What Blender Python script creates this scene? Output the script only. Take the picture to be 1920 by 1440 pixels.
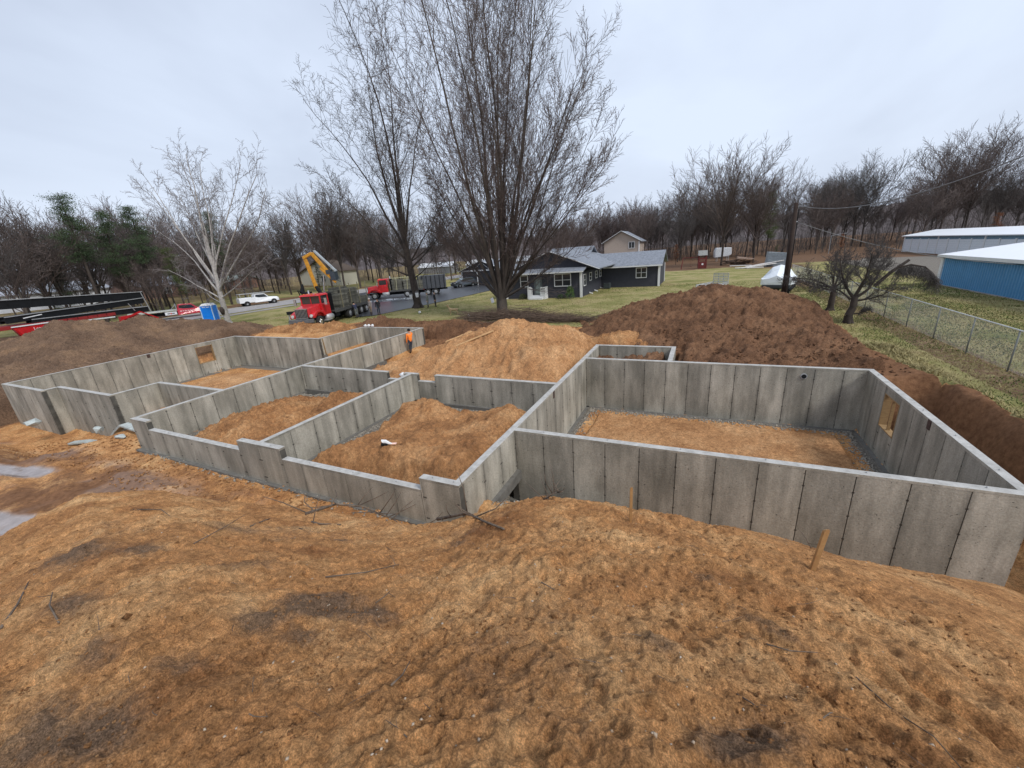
import bpy, math, random
import numpy as np
from mathutils import Vector, Matrix
C = bpy.context.scene
for o in list(bpy.data.objects): bpy.data.objects.remove(o)
R_ = math.radians
# ------------------------------------------------------------------ camera
cam_d = bpy.data.cameras.new('camera'); cam = bpy.data.objects.new('camera', cam_d); C.collection.objects.link(cam)
cam_d.lens = 13.992; cam_d.sensor_width = 36; cam_d.clip_start = 0.05; cam_d.clip_end = 3000
cam.matrix_world = Matrix(((0.90714445, -0.0678967, 0.41530589, 0), (0.41472331, 0.3116153, -0.85492718, 0),
                           (-0.07136894, 0.94777948, 0.31083844, 5.33), (0, 0, 0, 1)))
C.camera = cam
# ------------------------------------------------------------------ light
SUN_EL, SUN_AZ = R_(46), R_(75)      # azimuth: direction towards the sun measured from +X to +Y, negative = behind viewer
sun_dir = Vector((math.cos(SUN_EL) * math.cos(R_(-22)), math.cos(SUN_EL) * math.sin(R_(-22)), math.sin(SUN_EL)))
sd = bpy.data.lights.new('sun', 'SUN'); sd.energy = 1.5; sd.angle = R_(14); sd.color = (1.0, 0.97, 0.92)
so = bpy.data.objects.new('sun', sd); C.collection.objects.link(so)
so.rotation_euler = (-sun_dir).to_track_quat('-Z', 'Y').to_euler()
W = bpy.data.worlds.new('World'); C.world = W; W.use_nodes = True
nt = W.node_tree; nt.nodes.clear(); N = nt.nodes.new; K = nt.links.new
sky = N('ShaderNodeTexSky'); sky.sky_type = 'NISHITA'; sky.sun_disc = False; sky.sun_elevation = SUN_EL
sky.sun_rotation = R_(112); sky.air_density = 1.5; sky.dust_density = 4
tc = N('ShaderNodeTexCoord'); mp = N('ShaderNodeMapping'); mp.inputs['Scale'].default_value = (1.0, 1.0, 2.0)
K(tc.outputs['Generated'], mp.inputs[0])
n1 = N('ShaderNodeTexNoise'); n1.inputs['Scale'].default_value = 1.6; n1.inputs['Detail'].default_value = 5; n1.inputs['Roughness'].default_value = .5
n1.inputs['Distortion'].default_value = .4
K(mp.outputs[0], n1.inputs['Vector'])
cr = N('ShaderNodeValToRGB'); cr.color_ramp.elements[0].position = .36; cr.color_ramp.elements[0].color = (3.85, 4.35, 5.35, 1)
cr.color_ramp.elements[1].position = .66; cr.color_ramp.elements[1].color = (5.2, 5.85, 7.0, 1)
K(n1.outputs[0], cr.inputs[0])
mx = N('ShaderNodeMix'); mx.data_type = 'RGBA'; mx.inputs[0].default_value = .93
K(sky.outputs[0], mx.inputs[6]); K(cr.outputs[0], mx.inputs[7])
bg = N('ShaderNodeBackground'); bg.inputs['Strength'].default_value = .1
wo = N('ShaderNodeOutputWorld'); K(mx.outputs[2], bg.inputs[0]); K(bg.outputs[0], wo.inputs[0])
vs = C.view_settings; vs.view_transform = 'Standard'; vs.look = 'None'; vs.exposure = 0.62; vs.gamma = 1; vs.use_curve_mapping = False
C.render.engine = 'CYCLES'

# ------------------------------------------------------------------ materials
MATS = {}
def mat(name, col, rough=.8, metal=0., var=.25, scale=4., bump=0., bscale=None, col2=None, spec=.5, stretch=None, rnd=0., coat=0.):
    if name in MATS: return MATS[name]
    m = bpy.data.materials.new(name); m.use_nodes = True; t = m.node_tree; n = t.nodes; l = t.links.new
    b = n['Principled BSDF']; b.inputs['Roughness'].default_value = rough; b.inputs['Metallic'].default_value = metal
    b.inputs['Specular IOR Level'].default_value = spec; b.inputs['Coat Weight'].default_value = coat
    co = n.new('ShaderNodeTexCoord'); ma = n.new('ShaderNodeMapping'); l(co.outputs['Object'], ma.inputs[0])
    if stretch: ma.inputs['Scale'].default_value = stretch
    nz = n.new('ShaderNodeTexNoise'); nz.inputs['Scale'].default_value = scale; nz.inputs['Detail'].default_value = 6
    nz.inputs['Roughness'].default_value = .65; l(ma.outputs[0], nz.inputs['Vector'])
    rp = n.new('ShaderNodeValToRGB'); rp.color_ramp.elements[0].position = .3; rp.color_ramp.elements[1].position = .7
    c2 = col2 or tuple(min(1, c * (1 + var)) for c in col); c1 = tuple(c * (1 - var) for c in col) if not col2 else col
    rp.color_ramp.elements[0].color = (*c1, 1); rp.color_ramp.elements[1].color = (*c2, 1); l(nz.outputs[0], rp.inputs[0])
    out = rp.outputs[0]
    if rnd:
        oi = n.new('ShaderNodeObjectInfo'); mr = n.new('ShaderNodeMapRange'); mr.inputs[3].default_value = 1 - rnd; mr.inputs[4].default_value = 1 + rnd
        l(oi.outputs['Random'], mr.inputs[0]); hs = n.new('ShaderNodeHueSaturation'); l(mr.outputs[0], hs.inputs['Value']); l(out, hs.inputs['Color']); out = hs.outputs[0]
    l(out, b.inputs['Base Color'])
    if bump:
        bp = n.new('ShaderNodeBump'); bp.inputs['Strength'].default_value = 1; bp.inputs['Distance'].default_value = bump
        n2 = n.new('ShaderNodeTexNoise'); n2.inputs['Scale'].default_value = bscale or scale * 6; n2.inputs['Detail'].default_value = 5
        l(ma.outputs[0], n2.inputs['Vector']); l(n2.outputs[0], bp.inputs['Height']); l(bp.outputs[0], b.inputs['Normal'])
    MATS[name] = m; return m

def mat_concrete():
    m = bpy.data.materials.new('poured_concrete'); m.use_nodes = True; t = m.node_tree; n = t.nodes; l = t.links.new
    b = n['Principled BSDF']; b.inputs['Roughness'].default_value = .82; b.inputs['Specular IOR Level'].default_value = .3
    g = n.new('ShaderNodeNewGeometry')
    def noise(scale, st, det=5, ro=.6):
        ma = n.new('ShaderNodeMapping'); ma.inputs['Scale'].default_value = st; l(g.outputs['Position'], ma.inputs[0])
        z = n.new('ShaderNodeTexNoise'); z.inputs['Scale'].default_value = scale; z.inputs['Detail'].default_value = det; z.inputs['Roughness'].default_value = ro
        l(ma.outputs[0], z.inputs['Vector']); return z.outputs[0]
    def ramp(s, a, ca, b2, cb):
        r = n.new('ShaderNodeValToRGB'); r.color_ramp.elements[0].position = a; r.color_ramp.elements[0].color = (*ca, 1)
        r.color_ramp.elements[1].position = b2; r.color_ramp.elements[1].color = (*cb, 1); l(s, r.inputs[0]); return r.outputs[0]
    def mix(f, a, c, typ='MIX'):
        x = n.new('ShaderNodeMix'); x.data_type = 'RGBA'; x.blend_type = typ
        if isinstance(f, float): x.inputs[0].default_value = f
        else: l(f, x.inputs[0])
        l(a, x.inputs[6]) if not isinstance(a, tuple) else setattr(x.inputs[6], 'default_value', (*a, 1))
        l(c, x.inputs[7]) if not isinstance(c, tuple) else setattr(x.inputs[7], 'default_value', (*c, 1)); return x.outputs[2]
    base = ramp(noise(1.1, (1, 1, .55)), .30, (.262, .248, .21), .72, (.465, .44, .385))
    streak = ramp(noise(2.6, (1, 1, .16), 5), .34, (.62, .62, .60), .64, (1.12, 1.11, 1.08))
    c = mix(.9, base, streak, 'MULTIPLY')
    fine = ramp(noise(26, (1, 1, 1), 4, .7), .3, (.78, .78, .78), .7, (1.18, 1.18, 1.18))
    c = mix(1., c, fine, 'MULTIPLY')
    # damp lower part of the pour and dark bug holes
    pits = ramp(noise(17, (1, 1, 1.2), 2, .5), .70, (0, 0, 0), .74, (.85, .85, .85))
    c = mix(pits, c, (.06, .057, .05))
    # damp stain bleeding out of each form joint (panel edges sit about 0.46 m from the panel centre)
    tcx = n.new('ShaderNodeTexCoord'); sp_ = n.new('ShaderNodeSeparateXYZ'); l(tcx.outputs['Object'], sp_.inputs[0])
    def mth(op, a_, b_=None):
        q = n.new('ShaderNodeMath'); q.operation = op; l(a_, q.inputs[0])
        if b_ is not None: l(b_, q.inputs[1]) if not isinstance(b_, float) else setattr(q.inputs[1], 'default_value', b_)
        return q.outputs[0]
    dd = mth('MAXIMUM', mth('ABSOLUTE', sp_.outputs[0]), mth('ABSOLUTE', sp_.outputs[1]))
    rj = n.new('ShaderNodeValToRGB'); e_ = rj.color_ramp.elements; e_.new(.5); e_.new(.5)
    for i_, (p_, v_) in enumerate([(.33, 0), (.452, 1), (.53, 1), (.54, 0)]): e_[i_].position = p_; e_[i_].color = (v_, v_, v_, 1)
    l(dd, rj.inputs[0]); sj = mth('MULTIPLY', rj.outputs[0], ramp(noise(2.2, (1, 1, .35), 5, .7), .42, (0, 0, 0), .62, (.62, .62, .62)))
    c = mix(sj, c, (.10, .096, .082))
    zf = mth('FRACT', mth('MULTIPLY', sp_.outputs[2], 1.64)); zt_ = mth('LESS_THAN', mth('ABSOLUTE', mth('SUBTRACT', zf, .5)), .035); dj = mth('MULTIPLY', mth('GREATER_THAN', dd, .425), mth('LESS_THAN', dd, .53))
    c = mix(mth('MULTIPLY', mth('MULTIPLY', zt_, dj), .8), c, (.035, .03, .026))
    oi = n.new('ShaderNodeObjectInfo'); mr = n.new('ShaderNodeMapRange'); mr.inputs[3].default_value = .80; mr.inputs[4].default_value = 1.15
    l(oi.outputs['Random'], mr.inputs[0]); hs = n.new('ShaderNodeHueSaturation'); l(mr.outputs[0], hs.inputs['Value']); l(c, hs.inputs['Color']); c = hs.outputs[0]
    # pale dry cement cream on the top of the wall (a trowelled surface, real colour)
    sx = n.new('ShaderNodeSeparateXYZ'); l(g.outputs['Normal'], sx.inputs[0])
    topm = ramp(sx.outputs[2], .7, (0, 0, 0), .9, (1, 1, 1))
    tcol = ramp(noise(5, (1, 1, 1)), .3, (.33, .32, .30), .7, (.52, .51, .485))
    c = mix(topm, c, tcol)
    l(c, b.inputs['Base Color'])
    bp = n.new('ShaderNodeBump'); bp.inputs['Distance'].default_value = .01; l(noise(14, (1, 1, .8), 6, .7), bp.inputs['Height']); l(bp.outputs[0], b.inputs['Normal'])
    return m
M_CONC = mat_concrete()
M_JOINT = mat('joint_stain', (.035, .033, .028), .9, scale=2, col2=(.11, .105, .09))
M_FOOT = mat('damp_footing', (.10, .095, .085), .9, scale=4, col2=(.19, .18, .16), bump=.01)

def mat_soil(name, ramp_cols, dark, scale=.9, attr=False):
    """sandy ground: layered noise; with attr=True blends in grass / dark soil / gravel / leaf litter from the painted cover map"""
    m = bpy.data.materials.new(name); m.use_nodes = True; t = m.node_tree; n = t.nodes; l = t.links.new
    b = n['Principled BSDF']; b.inputs['Roughness'].default_value = .95; b.inputs['Specular IOR Level'].default_value = .12
    g = n.new('ShaderNodeNewGeometry'); P = g.outputs['Position']
    def noise(scale, det=6, ro=.65, st=None):
        z = n.new('ShaderNodeTexNoise'); z.inputs['Scale'].default_value = scale; z.inputs['Detail'].default_value = det; z.inputs['Roughness'].default_value = ro
        if st:
            ma = n.new('ShaderNodeMapping'); ma.inputs['Scale'].default_value = st; l(P, ma.inputs[0]); l(ma.outputs[0], z.inputs['Vector'])
        else: l(P, z.inputs['Vector'])
        return z.outputs[0]
    def ramp(s, stops):
        r = n.new('ShaderNodeValToRGB'); e = r.color_ramp.elements
        while len(e) < len(stops): e.new(.5)
        for i, (p, c) in enumerate(stops): e[i].position = p; e[i].color = (*c, 1) if len(c) == 3 else c
        l(s, r.inputs[0]); return r.outputs[0]
    def mix(f, a, c, typ='MIX'):
        x = n.new('ShaderNodeMix'); x.data_type = 'RGBA'; x.blend_type = typ
        if isinstance(f, float): x.inputs[0].default_value = f
        else: l(f, x.inputs[0])
        l(a, x.inputs[6]); l(c, x.inputs[7]) if not isinstance(c, tuple) else setattr(x.inputs[7], 'default_value', (*c, 1)); return x.outputs[2]
    def mul(a, k):
        x = n.new('ShaderNodeMath'); x.operation = 'MULTIPLY'; l(a, x.inputs[0])
        if isinstance(k, float): x.inputs[1].default_value = k
        else: l(k, x.inputs[1])
        return x.outputs[0]
    col = ramp(noise(scale, 8, .62), [(.28, ramp_cols[0]), (.5, ramp_cols[1]), (.72, ramp_cols[2])])
    f1 = ramp(noise(11, 5, .7), [(.3, (.55,) * 3), (.7, (1.35,) * 3)]); col = mix(.95, col, f1, 'MULTIPLY')
    f2 = ramp(noise(34, 6, .9), [(.32, (.38,) * 3), (.52, (1.02,) * 3), (.70, (1.55,) * 3)]); col = mix(.85, col, f2, 'MULTIPLY')
    f3 = ramp(noise(105, 2, .6), [(.40, (.50,) * 3), (.50, (1.0,) * 3), (.62, (1.55,) * 3)]); col = mix(.5, col, f3, 'MULTIPLY')
    dk = ramp(noise(2.3, 7, .75), [(.56, (0, 0, 0)), (.68, (.75, .75, .75))]); col = mix(dk, col, dark)
    rough = None
    if attr:
        a = n.new('ShaderNodeAttribute'); a.attribute_name = 'cover'; s = n.new('ShaderNodeSeparateColor'); l(a.outputs['Color'], s.inputs[0])
        a2 = n.new('ShaderNodeAttribute'); a2.attribute_name = 'cover2'; s2 = n.new('ShaderNodeSeparateColor'); l(a2.outputs['Color'], s2.inputs[0])
        def edge(o, w=.25):       # break up the edge of a cover with noise, never where the cover is absent
            def M(op, a_, b_=None, c_=None):
                q = n.new('ShaderNodeMath'); q.operation = op
                for ii, vv in enumerate((a_, b_, c_)):
                    if vv is None: continue
                    if isinstance(vv, (int, float)): q.inputs[ii].default_value = vv
                    else: l(vv, q.inputs[ii])
                return q.outputs[0]
            amp = M('MULTIPLY_ADD', M('MULTIPLY', o, M('SUBTRACT', 1., o)), 5.0, .4)
            x = M('MULTIPLY_ADD', M('SUBTRACT', noise(3.5, 7, .78), .5), amp, o)
            return ramp(x, [(.5 - w / 2, (0, 0, 0)), (.5 + w / 2, (1, 1, 1))])
        dkc = ramp(noise(14, 6, .8), [(.3, (.06, .045, .035)), (.7, (.27, .18, .12))])
        def M2(op, a_, b_, c_=None):
            q = n.new('ShaderNodeMath'); q.operation = op
            for ii, vv in enumerate((a_, b_, c_)):
                if vv is None: continue
                if isinstance(vv, (int, float)): q.inputs[ii].default_value = vv
                else: l(vv, q.inputs[ii])
            return q.outputs[0]
        ed = ramp(M2('MULTIPLY_ADD', M2('SUBTRACT', noise(6.5, 9, .86), .5), 1.9, M2('MULTIPLY', s.outputs[1], 1.05)), [(.32, (0, 0, 0)), (.60, (.42,) * 3), (.95, (.86,) * 3)])
        ed = M2('MULTIPLY', ed, M2('GREATER_THAN', s.outputs[1], .04))
        dkc = mix(.8, dkc, f3, 'MULTIPLY'); dkc = mix(.8, dkc, f2, 'MULTIPLY'); col = mix(ed, col, dkc)
        dk_b = ramp(noise(5, 5, .7), [(.3, (.13, .062, .032)), (.7, (.29, .15, .078))]); col = mix(edge(s2.outputs[1], .4), col, dk_b)
        gv = ramp(noise(24, 4, .8), [(.3, (.10, .087, .072)), (.7, (.28, .255, .22))]); col = mix(edge(s.outputs[2]), col, gv)
        gr = ramp(noise(.32, 8, .7), [(.30, (.135, .15, .045)), (.44, (.23, .22, .078)), (.56, (.35, .30, .14)), (.72, (.25, .18, .10))])
        gf = ramp(noise(16, 5, .8, (1, 1, 1)), [(.3, (.55,) * 3), (.7, (1.35,) * 3)]); gr = mix(.9, gr, gf, 'MULTIPLY')
        col = mix(edge(s.outputs[0], .18), col, gr)
        lf = ramp(noise(7, 6, .8), [(.3, (.075, .042, .026)), (.55, (.17, .10, .06)), (.75, (.26, .17, .11))]); col = mix(edge(s2.outputs[0], .4), col, lf)
        wet = s2.outputs[2]
        wc = ramp(noise(3, 4, .6), [(.3, (.20, .155, .13)), (.7, (.34, .28, .25))]); col = mix(wet, col, wc)
        rr = n.new('ShaderNodeMapRange'); l(wet, rr.inputs[0]); rr.inputs[3].default_value = .95; rr.inputs[4].default_value = .07; l(rr.outputs[0], b.inputs['Roughness'])
        sp = n.new('ShaderNodeMapRange'); l(wet, sp.inputs[0]); sp.inputs[3].default_value = .12; sp.inputs[4].default_value = .8; l(sp.outputs[0], b.inputs['Specular IOR Level'])
    l(col, b.inputs['Base Color'])
    bp = n.new('ShaderNodeBump'); bp.inputs['Distance'].default_value = .040
    ad = n.new('ShaderNodeMath'); ad.operation = 'ADD'; l(mul(noise(34, 6, .88), .60), ad.inputs[0]); l(noise(8, 8, .78), ad.inputs[1])
    h = ad.outputs[0]
    l(h, bp.inputs['Height'])
    if attr:
        q = n.new('ShaderNodeMath'); q.operation = 'SUBTRACT'; q.inputs[0].default_value = 1.; l(wet, q.inputs[1]); l(q.outputs[0], bp.inputs['Strength'])
    l(bp.outputs[0], b.inputs['Normal'])
    return m
SAND = [(.30, .135, .055), (.54, .275, .113), (.72, .44, .212)]
M_GROUND = mat_soil('sandy_ground', SAND, (.20, .105, .05), attr=True)
M_CLOD = mat_soil('sandy_clod', [(.24, .115, .048), (.40, .205, .09), (.56, .33, .165)], (.26, .13, .06), scale=2)
M_ORANGE = mat_soil('orange_sand', [(.32, .155, .068), (.47, .25, .115), (.60, .36, .185)], (.20, .095, .042), scale=.7)
M_BROWN = mat_soil('brown_topsoil', [(.105, .055, .032), (.178, .094, .053), (.262, .146, .083)], (.066, .037, .024), scale=.6)
M_BROWNG = mat_soil('grey_brown_topsoil', [(.11, .070, .048), (.18, .115, .076), (.26, .165, .10)], (.065, .043, .03), scale=.5)
M_MIX = mat_soil('mixed_sand', [(.19, .088, .040), (.38, .19, .082), (.55, .32, .155)], (.11, .055, .028), scale=.9)
M_WHITE = mat('white_paint', (.72, .73, .74), .5, var=.06)
M_BLACK = mat('black_steel', (.010, .011, .013), .7, var=.3, spec=.2)
M_RUBBER = mat('tyre_rubber', (.022, .021, .02), .9, var=.3)
M_RED = mat('red_paint', (.50, .012, .016), .35, var=.28, scale=2.5, coat=.3)
M_YEL = mat('yellow_paint', (.58, .27, .02), .5, var=.3, scale=5)
M_CHROME = mat('dull_chrome', (.6, .6, .6), .25, .9, var=.1)
M_GLASS = mat('dark_glass', (.03, .035, .04), .08, var=.1, spec=.8)
M_STEEL = mat('galvanised_steel', (.42, .43, .44), .5, .3, var=.15)
M_WOOD = mat('pine_lumber', (.30, .19, .085), .75, var=.25, scale=6, stretch=(1, 1, 8))
M_BARK = mat('grey_brown_bark', (.075, .062, .05), .95, var=.45, scale=3, bump=.02, stretch=(1, 1, .25))
M_BARKD = mat('dark_bark', (.05, .038, .031), .95, var=.4, scale=3)
M_TWIG = mat('twig', (.115, .088, .078), .95, var=.25, scale=.6)
M_TWIGP = mat('reddish_twig', (.135, .105, .10), .95, var=.3, scale=.3)
M_TWIGD = mat('dark_twig', (.085, .074, .068), .95, var=.3, scale=.3)
M_BIRCH = mat('white_birch_bark', (.24, .22, .20), .8, scale=4, col2=(.52, .49, .46))
M_BIRCHT = mat('birch_twig', (.20, .175, .17), .9, var=.2)
M_NEEDLE = mat('pine_needles', (.048, .078, .032), .9, var=.45, scale=1.2)
M_NEEDLE2 = mat('yellow_green_needles', (.07, .095, .025), .9, var=.4, scale=1.2)
M_RUST = mat('rusty_leaves', (.20, .08, .035), .95, var=.4, scale=1)
M_ASPH = mat('wet_asphalt', (.055, .058, .066), .32, var=.3, scale=.8, bump=.004)
M_ROAD = mat('old_concrete_road', (.33, .31, .30), .7, var=.15, scale=.6)
M_SIDING = mat('charcoal_siding', (.040, .042, .055), .7, var=.15, scale=2)
M_SHING = mat('grey_shingles', (.13, .145, .17), .85, scale=3.5, col2=(.27, .29, .33), bump=.01)
M_BLUEM = mat('blue_ribbed_metal', (.085, .27, .49), .5, .0, var=.08, scale=1)
M_STONE = mat('crushed_stone', (.19, .165, .13), .9, scale=8, col2=(.40, .365, .31))
M_STICK = mat('dead_branch', (.055, .038, .028), .95, scale=9, col2=(.20, .155, .115))

# ------------------------------------------------------------------ helpers
def tag(o, label=None, cat=None, group=None, kind=None):
    if label: o['label'] = label
    if cat: o['category'] = cat
    if group: o['group'] = group
    if kind: o['kind'] = kind
    return o
def empty(name, loc, rz=0, label=None, cat=None, group=None):
    o = bpy.data.objects.new(name, None); C.collection.objects.link(o); o.location = loc; o.rotation_euler = (0, 0, rz)
    o.empty_display_size = .2
    return tag(o, label, cat, group)
def mesh_np(name, V, F, mats, parent=None, smooth=False, fm=None):
    me = bpy.data.meshes.new(name); V = np.asarray(V, np.float32); F = np.asarray(F, np.int32); k = F.shape[1]
    me.vertices.add(len(V)); me.vertices.foreach_set('co', V.ravel()); me.loops.add(F.size); me.loops.foreach_set('vertex_index', F.ravel())
    me.polygons.add(len(F)); me.polygons.foreach_set('loop_start', np.arange(0, F.size, k, dtype=np.int32)); me.polygons.foreach_set('loop_total', np.full(len(F), k, np.int32))
    if smooth: me.polygons.foreach_set('use_smooth', np.ones(len(F), bool))
    if fm is not None: me.polygons.foreach_set('material_index', np.asarray(fm, np.int32))
    for m in (mats if isinstance(mats, (list, tuple)) else [mats]): me.materials.append(m)
    me.update(calc_edges=True); me.validate()
    o = bpy.data.objects.new(name, me); C.collection.objects.link(o); o.parent = parent
    return o
def dup(o, parent=None):
    c = o.copy(); C.collection.objects.link(c); c.parent = parent
    for ch in o.children: dup(ch, c)
    return c
class MB:
    def __init__(s): s.v = []; s.f = []; s.m = []; s.cm = 0
    def add(s, vs, fs):
        b = len(s.v); s.v += [tuple(p) for p in vs]
        for f in fs: s.f.append(tuple(b + i for i in f)); s.m.append(s.cm)
        return s
    def hexa(s, p):   # 8 points: bottom 4 ccw, top 4 ccw
        return s.add(p, [(3, 2, 1, 0), (4, 5, 6, 7), (0, 1, 5, 4), (1, 2, 6, 5), (2, 3, 7, 6), (3, 0, 4, 7)])
    def box(s, x0, x1, y0, y1, z0, z1):
        return s.hexa([(x0, y0, z0), (x1, y0, z0), (x1, y1, z0), (x0, y1, z0), (x0, y0, z1), (x1, y0, z1), (x1, y1, z1), (x0, y1, z1)])
    def prism(s, prof, y0, y1, in0=0, in1=0, ztop=None):  # side profile (x,z) ccw, extruded in y
        n = len(prof); a = [(x, y0, z) for x, z in prof]; b = [(x, y1, z) for x, z in prof]
        s.add(a + b, [tuple(range(n)), tuple(range(2 * n - 1, n - 1, -1))] + [(i, i + n, (i + 1) % n + n, (i + 1) % n) for i in range(n)]); return s
    def prismx(s, prof, x0, x1):  # profile (y,z) extruded in x
        n = len(prof); a = [(x0, y, z) for y, z in prof]; b = [(x1, y, z) for y, z in prof]
        s.add(a + b, [tuple(range(n)), tuple(range(2 * n - 1, n - 1, -1))] + [(i, i + n, (i + 1) % n + n, (i + 1) % n) for i in range(n)]); return s
    def bar(s, p, q, w, h=None, up=(0, 0, 1)):
        h = h or w; p = Vector(p); q = Vector(q); d = (q - p).normalized(); u = Vector(up)
        if abs(d.dot(u)) > .95: u = Vector((0, 1, 0))
        a = d.cross(u).normalized() * w / 2; b = a.cross(d).normalized() * h / 2
        return s.hexa([p - a - b, p + a - b, p + a + b, p - a + b, q - a - b, q + a - b, q + a + b, q - a + b])
    def tube(s, pts, rs, k=8, cap=True):
        pts = [Vector(p) for p in pts]
        if not isinstance(rs, (list, tuple)): rs = [rs] * len(pts)
        rings = []
        for i, p in enumerate(pts):
            d = (pts[min(i + 1, len(pts) - 1)] - pts[max(i - 1, 0)]).normalized(); u = Vector((0, 0, 1)) if abs(d.z) < .9 else Vector((1, 0, 0))
            a = d.cross(u).normalized(); b = d.cross(a)
            rings.append([p + (a * math.cos(t) + b * math.sin(t)) * rs[i] for t in [2 * math.pi * j / k for j in range(k)]])
        fs = []
        for i in range(len(pts) - 1):
            for j in range(k): fs.append((i * k + j, i * k + (j + 1) % k, (i + 1) * k + (j + 1) % k, (i + 1) * k + j))
        if cap: fs += [tuple(range(k - 1, -1, -1)), tuple(range((len(pts) - 1) * k, len(pts) * k))]
        return s.add([p for r in rings for p in r], fs)
    def disc(s, c, axis, r, w, k=16, r2=None):   # cylinder centred at c along axis
        c = Vector(c); a = Vector(axis).normalized() * w / 2; return s.tube([c - a, c + a], [r, r2 or r], k)
    def build(s, name, mats, parent=None, smooth=False, bevel=0):
        me = bpy.data.meshes.new(name); me.from_pydata(s.v, [], s.f)
        for m in (mats if isinstance(mats, (list, tuple)) else [mats]): me.materials.append(m)
        me.polygons.foreach_set('material_index', s.m); me.update()
        import bmesh
        bm = bmesh.new(); bm.from_mesh(me); bmesh.ops.recalc_face_normals(bm, faces=bm.faces); bm.to_mesh(me); bm.free()
        if smooth: me.polygons.foreach_set('use_smooth', [True] * len(me.polygons))
        o = bpy.data.objects.new(name, me); C.collection.objects.link(o); o.parent = parent
        if bevel:
            b = o.modifiers.new('bevel', 'BEVEL'); b.width = bevel; b.segments = 2; b.limit_method = 'ANGLE'; b.angle_limit = R_(35)
        return o

# ------------------------------------------------------------------ noise
_tabs = {}
def vn(x, y, seed=0):
    if seed not in _tabs: _tabs[seed] = np.random.RandomState(seed).rand(256, 256).astype(np.float32)
    T = _tabs[seed]; xi = np.floor(x); yi = np.floor(y); fx = x - xi; fy = y - yi; fx = fx * fx * (3 - 2 * fx); fy = fy * fy * (3 - 2 * fy)
    xi = xi.astype(np.int64) & 255; yi = yi.astype(np.int64) & 255; x1 = (xi + 1) & 255; y1 = (yi + 1) & 255
    return (T[xi, yi] * (1 - fx) + T[x1, yi] * fx) * (1 - fy) + (T[xi, y1] * (1 - fx) + T[x1, y1] * fx) * fy
def fbm(x, y, sc, oct=4, seed=0, gain=.5):
    x = np.asarray(x, float); y = np.asarray(y, float); s = 0; a = 1; t = 0; c, d = math.cos(.6), math.sin(.6)
    x = x / sc + 37.2; y = y / sc + 11.7
    for i in range(oct):
        s = s + a * (vn(x, y, seed + i) * 2 - 1); t += a; a *= gain; x, y = (c * x - d * y) * 2.03 + 3.1, (d * x + c * y) * 2.03 + 7.7
    return s / t
def clods(x, y, sc, seed):
    n = np.abs(fbm(x, y, sc, 3, seed, .6)); return 1 - np.clip(n * 2.2, 0, 1)
def sm(t): t = np.clip(t, 0, 1); return t * t * (3 - 2 * t)

# ------------------------------------------------------------------ terrain height
AZ = [-180, -120, -100, -89, -83, -80, -77, -74, -71, -67, -62, -56, -49.5, -44, -38.3, -30, -25.6, -19.3, -8, 1.3, 7.6, 14.5, 19.5, 24.6, 28.5, 31.3, 34, 60, 110, 180]
MS = [.30, .28, .26, .25, .24, .23, .225, .24, .26, .31, .36, .42, .47, .49, .50, .46, .44, .43, .43, .43, .43, .43, .43, .43, .43, .43, .43, .42, .35, .30]
SB = [.45, .42, .40, .385, .374, .363, .353, .371, .399, .454, .512, .577, .655, .70, .723, .699, .681, .673, .70, .70, .694, .684, .684, .658, .630, .613, .61, .60, .5, .45]
Z1 = 3.45
def mound(x, y):
    r = np.hypot(x, y); a = np.degrees(np.arctan2(x, y)); m = np.interp(a, AZ, MS); s = np.interp(a, AZ, SB)
    z0 = Z1 + .95 * m; rb = (5.33 - z0) / np.maximum(s - m, .04)
    z = z0 - m * np.maximum(r, .8)
    z = np.where(r > rb, z0 - m * rb - .80 * (r - rb) - 0.0, z)
    # round the brow off
    k = np.exp(-((r - rb) / .45) ** 2) * .06
    return z - k, r, a
XB = [-60, -45, -36, -30, -20, -12, -6, 0, 5, 7.3]; YB = [24, 25, 25, 29, 30.5, 28.5, 27, 33, 36, 37.5]
PITS = [  # x0,x1,y0,y1,z,slope width
    (-4.98, 5.86, 9.86, 18.38, -2.15, .1), (5.84, 7.0, 7.5, 17.4, -2.1, 1.0), (-4.9, 6.9, 8.9, 9.9, -2.3, 1.6), (-4.9, -.95, 18.25, 21.0, -.9, .2),
    (-12.3, -4.95, 6.72, 14.4, -1.02, .1), (-19.85, -12.2, 6.72, 14.4, -1.05, .1), (-19.2, -5.0, 14.4, 25.3, -1.15, 2.2), (-19.6, -18.8, 14.5, 20.4, -1.75, .9),
    (-36.42, -30.9, 7.5, 20.85, -2.25, .1), (-30.95, -25.3, 8.1, 20.85, -2.25, .1), (-25.35, -19.8, 10.05, 20.85, -2.25, .1),
    (-26.15, -19.8, 20.6, 25.4, -1.0, .1), (-60, -19.75, -30, 6.9, -1.05, 9.0), (-30, -19.75, 6, 10.0, -1.0, .12), (-19.75, -4.9, -30, 6.7, -1.05, .12),
    (-38.2, -25.3, 6.0, 7.6, -2.2, 2.0), (-37.6, -36.2, 7, 15, -1.5, 1.6), (-37.4, -36.2, 15, 20.8, -.75, 1.4), (-37, -25.9, 20.7, 21.8, -.6, 1.2), (-26, -19, 25.2, 26.2, -.9, 1.8), (-30, 12, -30, 6.5, -1.05, 3)]
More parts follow.
